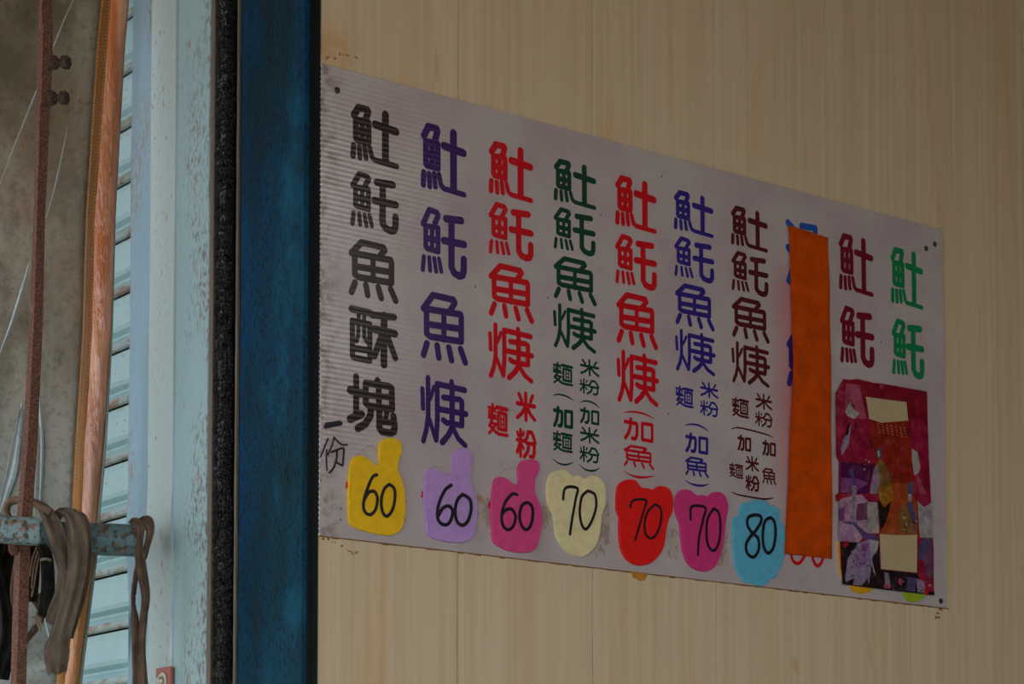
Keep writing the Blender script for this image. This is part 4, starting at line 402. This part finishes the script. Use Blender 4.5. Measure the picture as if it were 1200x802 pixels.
RGT = [(0, 150.5), (60, 145.5), (140, 141), (250, 135), (385, 130), (450, 126), (520, 121), (600, 113.5), (660, 109), (740, 99), (802, 91.5)]
def band(name, fa, fb, depth, m, bulge, nx=6, y0=-60, y1=880, parent=ts, thick=0.0015):
    bm = bmesh.new(); rows = []
    N = 90
    for i in range(N + 1):
        y = y0 + (y1 - y0) * i / N; a = fa(y); b = fb(y); row = []
        for j in range(nx + 1):
            s = j / nx
            row.append(bm.verts.new(at(a + (b - a) * s, y, depth(s, y) - bulge * math.sin(math.pi * s))))
        rows.append(row)
    for r, q in zip(rows, rows[1:]):
        for j in range(nx): bm.faces.new((r[j], r[j + 1], q[j + 1], q[j]))
    bmesh.ops.recalc_face_normals(bm, faces=bm.faces[:])
    geo = bmesh.ops.solidify(bm, geom=bm.faces[:], thickness=thick)
    return build(name, bm, m, parent, smooth=True)
def sheet_depth(s, y):
    return 4.90 + 0.012 * math.sin(s * 9 + y * 0.006) + 0.008 * math.sin(y * 0.013 + s * 4) + 0.02 * (1 - s) + (0.02 * math.sin(y * 0.05 + s * 7) if y > 660 else 0)
band('vinyl_sheet', lambda y: -420, lambda y: lerp_tab(LEFT, y) + 3, sheet_depth, M_VINYL, 0.0, nx=40)
band('hem_fold', lambda y: lerp_tab(LEFT, y), lambda y: lerp_tab(SEAM, y) + 0.6, lambda s, y: 4.868, M_FOLD, 0.004)
hb = band('hem_band', lambda y: lerp_tab(SEAM, y), lambda y: lerp_tab(RGT, y), lambda s, y: 4.862 + 0.010 * s, M_BAND, 0.012, nx=10)
band('clear_margin', lambda y: lerp_tab(RGT, y) - 0.5, lambda y: lerp_tab(RGT, y) + min(4.5, max(0.8, (y - 180) * 0.012)), lambda s, y: 4.875, M_CLEAR, 0.0, nx=2)
hf = [o for o in ts.children if o.name.startswith('hem_fold')][0]
bm = bmesh.new()
for tab, off in ((LEFT, 1.4), (SEAM, -1.2)):
    y = -20.0
    while y < 860:
        x = lerp_tab(tab, y) + off; x2 = lerp_tab(tab, y + 2.4) + off
        d = 4.861
        q = [at(x - 0.55, y, d), at(x + 0.75, y, d), at(x2 + 0.75, y + 2.4, d), at(x2 - 0.55, y + 2.4, d)]
        f = [v - FWD * 0.002 for v in q]
        prism(bm, [q, f]); y += 4.3
st = build('stitching', bm, M_STITCH, hf)
tag(st, kind='stuff')
def crease(pts, ws, d=4.868):
    bm = bmesh.new(); pp = spline(pts, 6); n = len(pp); rings = []
    for i, p in enumerate(pp):
        w = ws[0] + (ws[1] - ws[0]) * math.sin(math.pi * i / (n - 1))
        rings.append([at(p[0] - w, p[1], d + 0.004), at(p[0], p[1], d - 0.004), at(p[0] + w, p[1], d + 0.004), at(p[0], p[1], d + 0.006)])
    prism(bm, rings); build('highlit_crease', bm, M_CREASE, ts)
crease([(90, -8), (76, 22), (62, 57), (40, 114), (20, 164), (-4, 226)], (0.5, 1.2))
crease([(79, 150), (72, 185), (63, 225), (54, 256)], (0.4, 1.0))
crease([(35, 306), (26, 338), (13, 380), (-4, 424)], (0.5, 2.2))
crease([(45, 430), (47, 480), (49, 520), (48, 560), (46, 605)], (0.4, 2.4))
crease([(43, 500), (42, 550), (40, 604)], (0.3, 0.8))
crease([(26, 470), (18, 540), (9, 575), (-4, 612)], (1.0, 4.5))
crease([(24, 478), (14, 520), (7, 555), (-3, 600)], (0.2, 0.7))
crease([(62, 770), (52, 720), (44, 700)], (0.4, 1.6))

# ---------------------------------------------------------------- rusty iron bar with two bolts
rb = empty('iron_bar', at(20, 830, 4.52), 'long rusty square iron bar standing upright at far left with two bolts', 'iron bar')
def bar(name, pts, d, m, parent):
    bm = bmesh.new(); rings = []
    for (x0, xr, x1, y) in pts:
        rings.append([at(x0, y, d + 0.006), at(xr, y, d - 0.007), at(x1, y, d + 0.004), at(x1 - (xr - x0), y, d + 0.022)])
    prism(bm, rings); return build(name, bm, m, parent)
bar('bar', [(47.5, 50, 59, -40), (45, 49, 61.5, 27), (43.8, 48.8, 62, 60), (41.8, 46.5, 58.5, 140), (39.3, 43.5, 53, 250), (34, 39.5, 50, 385), (26.5, 32.5, 44, 520), (21.5, 27, 39.5, 585), (17, 24, 35.5, 640), (14, 21, 32.5, 740), (11, 18, 29.5, 850)], 4.52, M_RUST, rb)
bar('splice_bar', [(44.6, 51, 62.4, 29), (44.0, 50.4, 62, 40), (43, 49, 60.5, 100), (42, 47.8, 59.5, 122)], 4.512, M_RUST, rb)
for (bx, by) in ((60, 73.5), (58, 115)):
    bm = bmesh.new(); a = at(bx, by, 4.515); k = 4.515 / F
    ax = (RIGHT * 0.97 - FWD * 0.22 - UP * 0.05).normalized()
    lathe(bm, a, ax, [(0, 0.015), (0.006, 0.015), (0.012, 0.013), (0.015, 0.0085), (0.020, 0.0065), (0.024, 0.0065)], 14)
    lathe(bm, a + ax * 0.022, ax, [(0, 0.0085), (0.003, 0.0135), (0.015, 0.0145), (0.018, 0.012)], 6)
    build('bolt', bm, M_BOLT, rb)

# ---------------------------------------------------------------- blue pipe and the short tube in front
def superring(c, u, v, a, b, e=4.0, n=28):
    out = []
    for i in range(n):
        t = 2 * math.pi * i / n; ct, st_ = math.cos(t), math.sin(t)
        out.append(c + u * (a * math.copysign(abs(ct) ** (2 / e), ct)) + v * (b * math.copysign(abs(st_) ** (2 / e), st_)))
    return out
bm = bmesh.new(); a = at(30, 629.5, 4.66); b = at(167, 634, 4.70)
cyl(bm, a, b, 0.0345, 0.0345, 32)
o = build('blue_pipe', bm, M_PIPE, smooth=False); tag(o, 'horizontal rusting blue pipe meeting the pale column, straps looped over it', 'pipe')
bm = bmesh.new(); ax = (at(47, 623.5, 4.40) - at(0, 620.5, 4.38)).normalized(); vv = UP; uu = ax.cross(vv).normalized(); e0 = at(47.5, 623.8, 4.40)
rings = [superring(e0 - ax * d, uu, vv, 0.026 * s, 0.0275 * s, 3.4) for d, s in ((0.0, 0.80), (0.002, 0.9), (0.006, 0.97), (0.012, 1.0), (0.08, 1.0), (0.30, 1.0), (0.50, 1.0))]
prism(bm, rings)
tb = build('short_tube', bm, M_TUBE, smooth=False); tag(tb, 'chipped light blue steel tube end crossing in front of the iron bar', 'steel tube')
bm = bmesh.new(); c0 = at(16.5, 643, 4.46)
rings = [superring(c0 + UP * h, RIGHT, FWD, r * 0.9, r, 3) for h, r in ((-0.014, 0.006), (-0.006, 0.012), (0.004, 0.0125), (0.014, 0.0125))]
prism(bm, rings); build('lug', bm, M_RUST, tb)

# ---------------------------------------------------------------- cloth and rubber straps
def ribbon(name, pts, m, label, cat='strap', folds=2, amp=0.006, curl=0.008, seed=0, ragged=0.0, parent=None, thick=0.0022, group=None):
    """pts: (x, y, depth, width in px, twist)"""
    rng = random.Random(seed); pp = spline(pts, 9); bm = bmesh.new(); rows = []; nx = 14
    ph = rng.uniform(0, 6)
    for i, p in enumerate(pp):
        q = pp[min(i + 1, len(pp) - 1)]; r = pp[max(i - 1, 0)]
        T = at(q[0], q[1], q[2]) - at(r[0], r[1], r[2]); T.normalize()
        C = T.cross(FWD); 
        if C.length < 0.2: C = RIGHT.copy()
        C.normalize()
        if C.dot(RIGHT) < 0: C = -C
        Nn = T.cross(C).normalized()
        if Nn.dot(FWD) > 0: Nn = -Nn
        w = p[3] * p[2] / F; row = []
        u_ = i / (len(pp) - 1)
        for j in range(nx + 1):
            s = j / nx - 0.5
            wob = amp * math.sin((s * folds * 2 * math.pi) + ph + 2.2 * math.sin(u_ * 3 + ph)) + amp * 0.45 * math.sin(s * 17 + u_ * 9 + ph)
            pos = at(p[0], p[1], p[2]) + C * (s * w * math.cos(p[4])) + Nn * (curl * (1 - (2 * s) ** 2) + wob + s * w * math.sin(p[4]))
            if ragged and abs(s) > 0.42: pos += C * rng.uniform(-1, 1) * ragged
            if ragged and (i == len(pp) - 1): pos += T * rng.uniform(-1, 1) * ragged * 4
            row.append(bm.verts.new(pos))
        rows.append(row)
    for r, q in zip(rows, rows[1:]):
        for j in range(nx): bm.faces.new((r[j], r[j + 1], q[j + 1], q[j]))
    bmesh.ops.solidify(bm, geom=bm.faces[:], thickness=thick)
    o = build(name, bm, m, parent, smooth=True)
    if parent is None: tag(o, label, cat, group)
    return o
ribbon('cloth_strap', [(41, 588, 4.66, 6, 0), (50, 596, 4.62, 14, 0), (60, 612, 4.60, 21, 0), (70, 640, 4.59, 22, 0), (77, 668, 4.59, 20, 0.2), (75, 695, 4.59, 21, 0), (66, 718, 4.60, 20, 0), (59, 732, 4.60, 12, 0)], M_STRAP,
       'grey brown cloth strap sweeping diagonally down from the iron bar over the pipe', folds=1.5, seed=3, amp=0.004)
ribbon('cloth_strap', [(69, 607, 4.70, 7, 0), (71, 603, 4.66, 8, 0), (78, 601, 4.60, 12, 0), (87, 610, 4.575, 22, 0), (92, 640, 4.57, 25, 0), (89, 680, 4.57, 23, 0), (81, 712, 4.57, 22, 0), (72, 742, 4.575, 24, 0), (66, 765, 4.58, 30, 0), (67, 790, 4.58, 22, 0)], M_STRAP,
       'widest grey brown cloth strap looped over the pipe with ragged flared lower end', folds=2.0, seed=8, ragged=0.0012, amp=0.005, curl=0.012)
ribbon('cloth_strap', [(80, 606, 4.60, 6, 0), (95, 606, 4.585, 12, 0.3), (102, 625, 4.58, 11, 0.3), (102, 660, 4.58, 10, 0.2), (97, 695, 4.585, 9, 0), (88, 725, 4.59, 9, 0), (82, 748, 4.595, 8, 0)], M_STRAP2,
       'narrow brown cloth strap at the right edge of the looped bundle', folds=1, seed=12, amp=0.002)
ribbon('cloth_strap', [(43, 700, 4.64, 16, 0), (49, 716, 4.62, 12, 0), (42, 735, 4.62, 9, 0), (34, 746, 4.62, 8, 0), (22, 760, 4.6, 9, 0)], M_STRAP2,
       'short brown cloth strap knotted below the black rubber loop', folds=1, seed=15, amp=0.003)
kb = bmesh.new()
rng = random.Random(9)
for k in range(5):
    a = at(45 + rng.uniform(-3, 3), 723 + rng.uniform(-4, 8), 4.60); b = a + RIGHT * rng.uniform(-0.018, 0.012) + UP * rng.uniform(-0.028, 0.004)
    cyl(kb, a, b, 0.0042, 0.002, 8)
o = build('frayed_knot', kb, M_STRAP); tag(o, 'small frayed cloth knot at the bottom of the black rubber loop', 'knot')
ribbon('rubber_strip', [(48, 640, 4.61, 12, 0), (54, 652, 4.60, 15, 0), (56, 675, 4.60, 16, 0), (55, 700, 4.60, 16, 0), (50, 722, 4.61, 10, 0)], M_RUBBER,
       'black rubber strip loop with pale tie, right of the iron bar', 'rubber strip', folds=1, seed=21, amp=0.003)
bm = bmesh.new(); lo = [at(47 + 13 * i / 10, 657 - 1.6 * math.sin(math.pi * i / 10), 4.592 - 0.012 * math.sin(math.pi * i / 10)) for i in range(11)]
rings = [[p + UP * (0.0032 * math.cos(t)) + FWD * (0.0032 * math.sin(t)) for t in [math.pi * 2 * k / 8 for k in range(8)]] for p in lo]
prism(bm, rings); o = build('string_tie', bm, M_STRAP); tag(o, 'pale string tied around the black rubber strip', 'string')
ribbon('rubber_strip', [(38, 640, 4.64, 13, 0), (40, 665, 4.63, 14, 0), (38, 690, 4.63, 15, 0), (36, 706, 4.63, 16, 0)], M_RUBBER,
       'black rubber strip hanging hidden between iron bar and rubber loop', 'rubber strip', folds=2.5, seed=25, amp=0.004)
ribbon('rubber_strip', [(10, 632, 4.60, 24, 0), (6, 652, 4.60, 22, 0), (2, 690, 4.60, 20, 0), (4, 730, 4.60, 22, 0), (1, 760, 4.60, 20, 0)], M_RUBBER,
       'wrinkled black rubber strip left of the iron bar under the short tube', 'rubber strip', folds=2.2, seed=31, amp=0.006)
ribbon('rubber_strip', [(-8, 645, 4.58, 18, 0), (-4, 680, 4.58, 18, 0), (6, 716, 4.58, 18, 0), (8, 752, 4.58, 26, 0.2), (4, 776, 4.58, 22, 0), (2, 797, 4.58, 16, 0)], M_RUBBER,
       'black rubber strip bunch with rounded lower end at the picture edge', 'rubber strip', folds=1.6, seed=37, amp=0.007, curl=0.02)
ribbon('cloth_strap', [(22, 650, 4.63, 10, 0), (17, 690, 4.63, 12, 0), (14, 730, 4.62, 11, 0), (13, 755, 4.62, 12, 0)], M_STRAP2,
       'brown cloth strap hanging directly behind the lower iron bar', folds=1.2, seed=41, amp=0.003)
# small cloth loop above the short tube
bm = bmesh.new(); rings = []
path = spline([(9, 606, 4.6), (7, 598, 4.6), (10, 590, 4.6), (18, 586.5, 4.6), (30, 588, 4.6), (40, 590, 4.6), (52, 596, 4.6), (60, 601, 4.6)], 6)
for i, p in enumerate(path):
    q = path[min(i + 1, len(path) - 1)]; r = path[max(0, i - 1)]; T = (at(*q) - at(*r)).normalized(); Cc = T.cross(FWD).normalized()
    rings.append([at(*p) + Cc * (0.0085 * math.cos(t)) + FWD * (0.014 * math.sin(t)) for t in [2 * math.pi * k / 10 for k in range(10)]])
prism(bm, rings); o = build('cloth_strap', bm, M_STRAP2, smooth=True); tag(o, 'small arched cloth strap loop on top of the short blue tube', 'strap')
for i, (pts, w) in enumerate([([(50, 640), (44, 660), (40, 685), (37, 700)], 0.0022), ([(47, 640), (40, 662), (37, 690)], 0.002), ([(44, 640), (38, 655), (35, 676)], 0.002)]):
    bm = bmesh.new(); pth = spline(pts, 5)
    rings = [[at(p[0], p[1], 4.605) + RIGHT * (w * math.cos(t)) + FWD * (w * math.sin(t)) for t in [2 * math.pi * k / 6 for k in range(6)]] for p in pth]
    prism(bm, rings); o = build('cord', bm, M_STRAP2); tag(o, ('longest thin brown cord beside the black rubber loop', 'middle thin brown cord between iron bar and rubber loop', 'shortest thin brown cord right beside the iron bar')[i], 'cord', 'thin cords among the straps')
# strap at the pipe's right end
rs = empty('hanging_strap', at(165, 612, 4.66), 'long brown cloth strap wrapped round the pipe end against the pale column', 'strap')
ribbon('strap_wrap', [(153, 613, 4.665, 5, 0), (158, 611, 4.650, 9, 0), (165, 618, 4.645, 11, 0.3), (164, 634, 4.645, 9, 0.3), (163, 650, 4.645, 10, 0), (165, 668, 4.65, 11, 0), (170, 700, 4.655, 9, 0), (168, 726, 4.655, 9, 0), (166, 760, 4.655, 9, 0), (167, 812, 4.655, 15, 0)], M_STRAP2, '', folds=1.2, seed=51, amp=0.0022, curl=0.005, parent=rs)
ribbon('strap_wrap', [(163, 611, 4.66, 8, 0), (172, 611, 4.648, 14, 0), (176, 622, 4.646, 12, 0.4), (172, 640, 4.65, 8, 0.2), (168, 655, 4.652, 8, 0)], M_STRAP2, '', folds=1, seed=55, amp=0.0022, curl=0.006, parent=rs)
ribbon('strap_tail', [(164, 655, 4.66, 8, 0), (158, 682, 4.665, 7, 0.2), (156, 706, 4.665, 6, 0), (158, 730, 4.665, 10, 0), (159, 765, 4.665, 9, 0), (161, 812, 4.665, 11, 0)], M_STRAP2, '', folds=1, seed=58, amp=0.0025, ragged=0.001, parent=rs)
ribbon('strap_tail', [(167, 655, 4.668, 6, 0), (173, 690, 4.668, 5, 0), (172, 712, 4.668, 5, 0), (166, 735, 4.668, 5, 0)], M_STRAP, '', folds=1, seed=61, amp=0.0015, parent=rs)

# red plate with bolt on the column
rp = empty('bracket_plate', (-0.03, 0.62, 1.93), 'small red primed plate with a steel bolt low on the pale column', 'bracket')
def colpt(px_, py_, X):
    d = at(px_, py_, 1.0) - CAM; s = (X - CAM.x) / d.x; return CAM + d * s
a = colpt(183.5, 784, -0.024); b = colpt(201, 784, -0.024); zt = a.z
bm = bmesh.new(); box(bm, (-0.026, b.y, zt - 0.12), (-0.0195, a.y, zt)); bmesh.ops.bevel(bm, geom=bm.edges[:], offset=0.0012, segments=2, affect='EDGES'); build('plate', bm, M_REDPLATE, rp)
c0 = colpt(191, 799, -0.026); bm = bmesh.new(); lathe(bm, c0, (-1, 0, 0), [(0, 0.019), (0.003, 0.019), (0.004, 0.012), (0.009, 0.0115), (0.013, 0.008)], 20); build('bolt', bm, M_STEEL, rp)

# ---------------------------------------------------------------- the menu board
mb = empty('menu_board', (0.9, 0, BZ), 'white corrugated plastic menu board lettered in coloured columns of Chinese characters', 'sign')
YF = -0.0060
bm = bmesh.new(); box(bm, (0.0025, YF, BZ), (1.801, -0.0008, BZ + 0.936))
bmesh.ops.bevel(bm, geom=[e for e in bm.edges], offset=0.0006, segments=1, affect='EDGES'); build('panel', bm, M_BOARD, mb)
bm = bmesh.new(); n = int(0.93 / 0.0103)
for i in range(n):
    z = BZ + 0.005 + i * 0.0103; box(bm, (0.0020, YF + 0.0010, z), (0.0030, -0.0016, z + 0.0072))
o = build('flute_opening', bm, M_HOLE, mb); tag(o, kind='stuff')
def P(u, v, d=0.0): return Vector((u, YF - 0.0003 - d, BZ + v))
def stroke(bm, pts, ws, d0, step=0.000012):
    """round-capped flat strokes laid on the board"""
    k = d0
    def poly(vs2):
        nonlocal k
        ys = [bm.verts.new((x, YF - 0.0002 - k, BZ + z)) for x, z in vs2]; bm.faces.new(ys); k += step
    for (a, wa), (b, wb) in zip(zip(pts, ws), list(zip(pts, ws))[1:]):
        dx, dz = b[0] - a[0], b[1] - a[1]; L = math.hypot(dx, dz) or 1e-9; nx, nz = -dz / L, dx / L
        poly([(a[0] + nx * wa / 2, a[1] + nz * wa / 2), (b[0] + nx * wb / 2, b[1] + nz * wb / 2), (b[0] - nx * wb / 2, b[1] - nz * wb / 2), (a[0] - nx * wa / 2, a[1] - nz * wa / 2)])
    for p, w in zip(pts, ws):
        poly([(p[0] + w / 2 * math.cos(2 * math.pi * i / 14), p[1] + w / 2 * math.sin(2 * math.pi * i / 14)) for i in range(14)])
    return k
def orient(o):   # faces all look out from the board
    me = o.data
    bm = bmesh.new(); bm.from_mesh(me)
    for f in bm.faces:
        if f.normal.y > 0: f.normal_flip()
    bm.to_mesh(me); bm.free()
for (gk, col, u0, v0, u1, v1, wf) in CHARS:
    bm = bmesh.new(); k = 0.0; H = v1 - v0; Wd = u1 - u0
    for w, pts in GLYPHS[gk]:
        pq = [(u0 + x * Wd, v0 + z * H) for x, z in pts]
        if len(pq) > 2 and gk not in (): 
            pq = pq
        k = stroke(bm, pq, [w * H * wf] * len(pq), k)
    o = build('lettering', bm, CH[col], mb); orient(o)
for col, ws, pts in BRACKETS:
    bm = bmesh.new(); a = [(x, z, w) for (x, z), w in zip(pts, ws)]; s = spline(a, 5)
    stroke(bm, [(p[0], p[1]) for p in s], [p[2] for p in s], 0.0); o = build('lettering', bm, CH[col], mb); orient(o)
bm = bmesh.new(); k = 0
for _, ws, pts in HANDWRITING[:]:
    s = spline([(x, z, w) for (x, z), w in zip(pts, ws)], 5); k = stroke(bm, [(p[0], p[1]) for p in s], [p[2] for p in s], k)
o = build('handwriting', bm, M_INK, mb); orient(o)
for _, ws, pts in TRACES:
    bm = bmesh.new(); s = spline([(x, z, w * 0.6) for (x, z), w in zip(pts, ws)], 4); stroke(bm, [(p[0], p[1]) for p in s], [p[2] for p in s], 0); o = build('pen_trace', bm, M_TRACE, mb); orient(o)
def plate(bm, pts, d0, d1, bev=0.0, mi=0):
    """flat outline standing off the board from d0 to d1, edge rounded by bev"""
    cx = sum(p[0] for p in pts) / len(pts); cz = sum(p[1] for p in pts) / len(pts)
    def inset(b):
        out = []; n = len(pts)
        for i, p in enumerate(pts):
            a, c = pts[i - 1], pts[(i + 1) % n]; tx, tz = c[0] - a[0], c[1] - a[1]; L = math.hypot(tx, tz) or 1e-9
            out.append((p[0] - s * tz / L * b, p[1] + s * tx / L * b))
        return out
    area = sum(pts[i - 1][0] * p[1] - p[0] * pts[i - 1][1] for i, p in enumerate(pts)); s = 1 if area > 0 else -1
    rings = [[P(x, z, d0) for x, z in pts]]
    if bev:
        rings.append([P(x, z, d1 - bev) for x, z in pts]); rings.append([P(x, z, d1 - bev * 0.3) for x, z in inset(bev * 0.35)]); rings.append([P(x, z, d1) for x, z in inset(bev)])
    else: rings.append([P(x, z, d1) for x, z in pts])
    prism(bm, rings)
    for f in bm.faces: f.material_index = mi if f.material_index == 0 else f.material_index
for pts in RESIDUE:
    bm = bmesh.new(); plate(bm, pts, 0, 0.0004); build('tape_residue', bm, M_RESIDUE, mb)
for x, z in DOTS:
    bm = bmesh.new(); r = 0.0022; plate(bm, [(x + r * math.cos(t) * 0.7, z + r * 1.2 * math.sin(t)) for t in [math.pi * 2 * i / 7 for i in range(7)]], 0, 0.0004); build('dirt_spot', bm, M_DIRT, mb)
for x, z in SCREWS:
    bm = bmesh.new(); lathe(bm, P(x, z), (0, -1, 0), [(0, 0.0068), (0.0012, 0.0066), (0.0024, 0.0050), (0.0028, 0.0030)], 12); box(bm, P(x - 0.004, z - 0.0006, 0.0024), P(x + 0.004, z + 0.0006, 0.0031)); build('screw', bm, M_SCREW, mb)

# ---------------------------------------------------------------- foam price tags
TL = {'yellow': ('yellow foam thumbs up price tag reading 60 at the left end', 'thumb'), 'purple': ('lilac foam thumbs up price tag reading 60', 'thumb'), 'pink': ('rose pink foam thumbs up price tag reading 60', 'thumb'),
      'cream': ('cream foam bear head price tag reading 70', 'bear'), 'red': ('bright red foam bear head price tag reading 70', 'bear'), 'magenta': ('magenta foam bear head price tag reading 70 beside the blue tag', 'bear'),
      'blue': ('sky blue scalloped foam price tag reading 80', 'cloud')}
for key, (outline, digits) in TAGS.items():
    cx = sum(p[0] for p in outline) / len(outline); zb = min(p[1] for p in outline)
    e = empty('price_tag', (cx, YF - 0.0003, BZ + zb), TL[key][0] + ', low on the board', 'price tag', 'foam price tags along the menu board')
    sp = spline(outline, 7, True)
    # pinked edge: small regular teeth
    L = 0; out = []; n = len(sp)
    for i, p in enumerate(sp):
        a, c = sp[i - 1], sp[(i + 1) % n]; tx, tz = c[0] - a[0], c[1] - a[1]; l = math.hypot(tx, tz) or 1e-9
        am = 0.00055 * (1 if i % 2 else -1); out.append((p[0] - tz / l * am, p[1] + tx / l * am))
    bm = bmesh.new(); plate(bm, out, 0.0, 0.0060, 0.0012); build('foam_body', bm, FO[key], e)
    bm = bmesh.new(); k = 0.0062
    for _, ws, pts in digits:
        a = spline([(x, z, w) for (x, z), w in zip(pts, ws)], 6); k = stroke(bm, [(p[0], p[1]) for p in a], [p[2] for p in a], k)
    o = build('numeral', bm, M_INK, e); orient(o)
    for dz in (0.35, ):
        if TL[key][1] == 'thumb':
            x0 = min(p[0] for p in outline); bm = bmesh.new(); plate(bm, [(x0 - 0.004, BZ * 0 + zb + 0.085), (x0 + 0.004, zb + 0.083), (x0 + 0.004, zb + 0.094), (x0 - 0.002, zb + 0.098)], 0, 0.0015); o = build('old_red_tag', bm, CH['char_red'], e); tag(o, 'scrap of red showing behind the tag')
NM = {'mustard': 'mustard yellow foam tag peeking out below the magenta picture sheet', 'lime': 'lime green foam tag peeking out below the magenta picture sheet', 'mustard_side': 'mustard foam sliver showing at the left of the picture sheet'}
for key, pts in UNDER:
    bm = bmesh.new(); plate(bm, spline(pts, 4, True), 0.0, 0.0030, 0.0008); o = build('price_tag', bm, FO[key]); tag(o, NM[key], 'price tag')

# ---------------------------------------------------------------- orange paper strip, slightly bowed off the board
bm = bmesh.new(); n = 30; rows = []
l = [STRIP[0], STRIP[8], STRIP[7], STRIP[6]]; r = [STRIP[2], STRIP[3], STRIP[4]]
ls = spline(l, 12); rs_ = spline(r, 18)
for i in range(n + 1):
    a = ls[round(i * (len(ls) - 1) / n)]; b = rs_[round(i * (len(rs_) - 1) / n)]; row = []
    for j in range(9):
        s = j / 8; bow = 0.004 + 0.004 * (1 - s) * math.sin(math.pi * i / n) + 0.0012 * math.sin(i * 0.7 + s * 3)
        row.append(bm.verts.new(P(a[0] + (b[0] - a[0]) * s, a[1] + (b[1] - a[1]) * s, bow)))
    rows.append(row)
for a, b in zip(rows, rows[1:]):
    for j in range(8): bm.faces.new((a[j], a[j + 1], b[j + 1], b[j]))
bmesh.ops.solidify(bm, geom=bm.faces[:], thickness=0.0008)
o = build('paper_strip', bm, M_ORANGE, smooth=True); tag(o, 'tall orange paper strip covering the eighth column of the menu board', 'paper strip')

# ---------------------------------------------------------------- magenta picture sheet
ps = empty('picture_sheet', P(1.55, COLLAGE['outline'][12][1] if len(COLLAGE['outline']) > 12 else 0.05), 'glossy magenta and orange picture sheet pasted below two character pairs', 'picture')
bm = bmesh.new(); plate(bm, COLLAGE['outline'], 0.0031, 0.0042, 0.0003); build('sheet', bm, PRM['print_magenta'], ps)
names = list(PRM); bm = bmesh.new()
from mathutils.geometry import tessellate_polygon
for i, (mat, pts) in enumerate(COLLAGE['layers']):
    d = 0.0043 + 0.000006 * i
    big = len(pts) > 4 or True
    q = pts
    vs2 = [P(x, z, d) for x, z in q]
    try:
        V = [bm.verts.new(v) for v in vs2]
        for tri in tessellate_polygon([vs2]):
            f = bm.faces.new([V[k] for k in tri]); f.material_index = names.index(mat)
    except ValueError: pass
o = build('printed_picture', bm, [PRM[k] for k in names], ps); orient(o)
for key in ('patch_top', 'patch_bottom'):
    bm = bmesh.new(); plate(bm, COLLAGE[key], 0.0053, 0.0060, 0.0003); build('card_patch', bm, M_PATCH, ps)

# ---------------------------------------------------------------- rust and glue marks on the wall beside the board (crusts standing off the surface)
def crust(name, pts, m, size, seed, label, cat, parent=wall):
    rng = random.Random(seed); bm = bmesh.new()
    for (x, z) in pts:
        for k in range(5):
            cx, cz = x + rng.uniform(-1, 1) * size, z + rng.uniform(-1, 1) * size * 0.6; r = size * rng.uniform(0.2, 0.6)
            ring = [Vector((cx + r * rng.uniform(0.6, 1.3) * math.cos(t), 0.0, BZ + cz + r * rng.uniform(0.5, 1.0) * math.sin(t))) for t in [2 * math.pi * i / 7 for i in range(7)]]
            top = [Vector((cx + (p.x - cx) * 0.6, -0.0007 - 0.0001 * k, BZ + cz + (p.z - BZ - cz) * 0.6)) for p in ring]
            prism(bm, [ring, top])
    build(name, bm, m, parent)
crust('rust_mark', [(0.02, 0.953), (0.035, 0.956), (0.052, 0.966), (0.066, 0.967), (0.088, 0.968)], M_RUSTCRUST, 0.0045, 1, '', '')
crust('rust_mark', [(0.012, -0.004), (0.03, -0.004), (0.04, -0.008), (0.056, -0.016), (0.075, -0.022), (0.082, -0.027), (0.094, -0.024)], M_RUSTCRUST, 0.0042, 2, '', '')
crust('rust_mark', [(1.783, -0.005), (1.776, -0.016), (1.774, -0.024), (1.773, -0.024)], M_RUSTCRUST, 0.006, 3, '', '')
bm = bmesh.new(); rings = []
gx = GLUE
prism(bm, [[Vector((x, 0.0, BZ + z)) for x, z in gx], [Vector((x, -0.003, BZ + z)) for x, z in gx]]); build('glue_drip', bm, M_GLUE, wall)
bm = bmesh.new(); rng = random.Random(44)
n = 120; top = []; 
for i in range(n):
    x = 0.004 + 1.795 * i / (n - 1); h = 0.0012 + 0.0022 * rng.random() ** 2
    box(bm, (x, -0.0016, BZ - h), (x + 0.0155, -0.0001, BZ + 0.0003))
o = build('grime_line', bm, M_RUSTCRUST, wall); tag(o, kind='stuff')
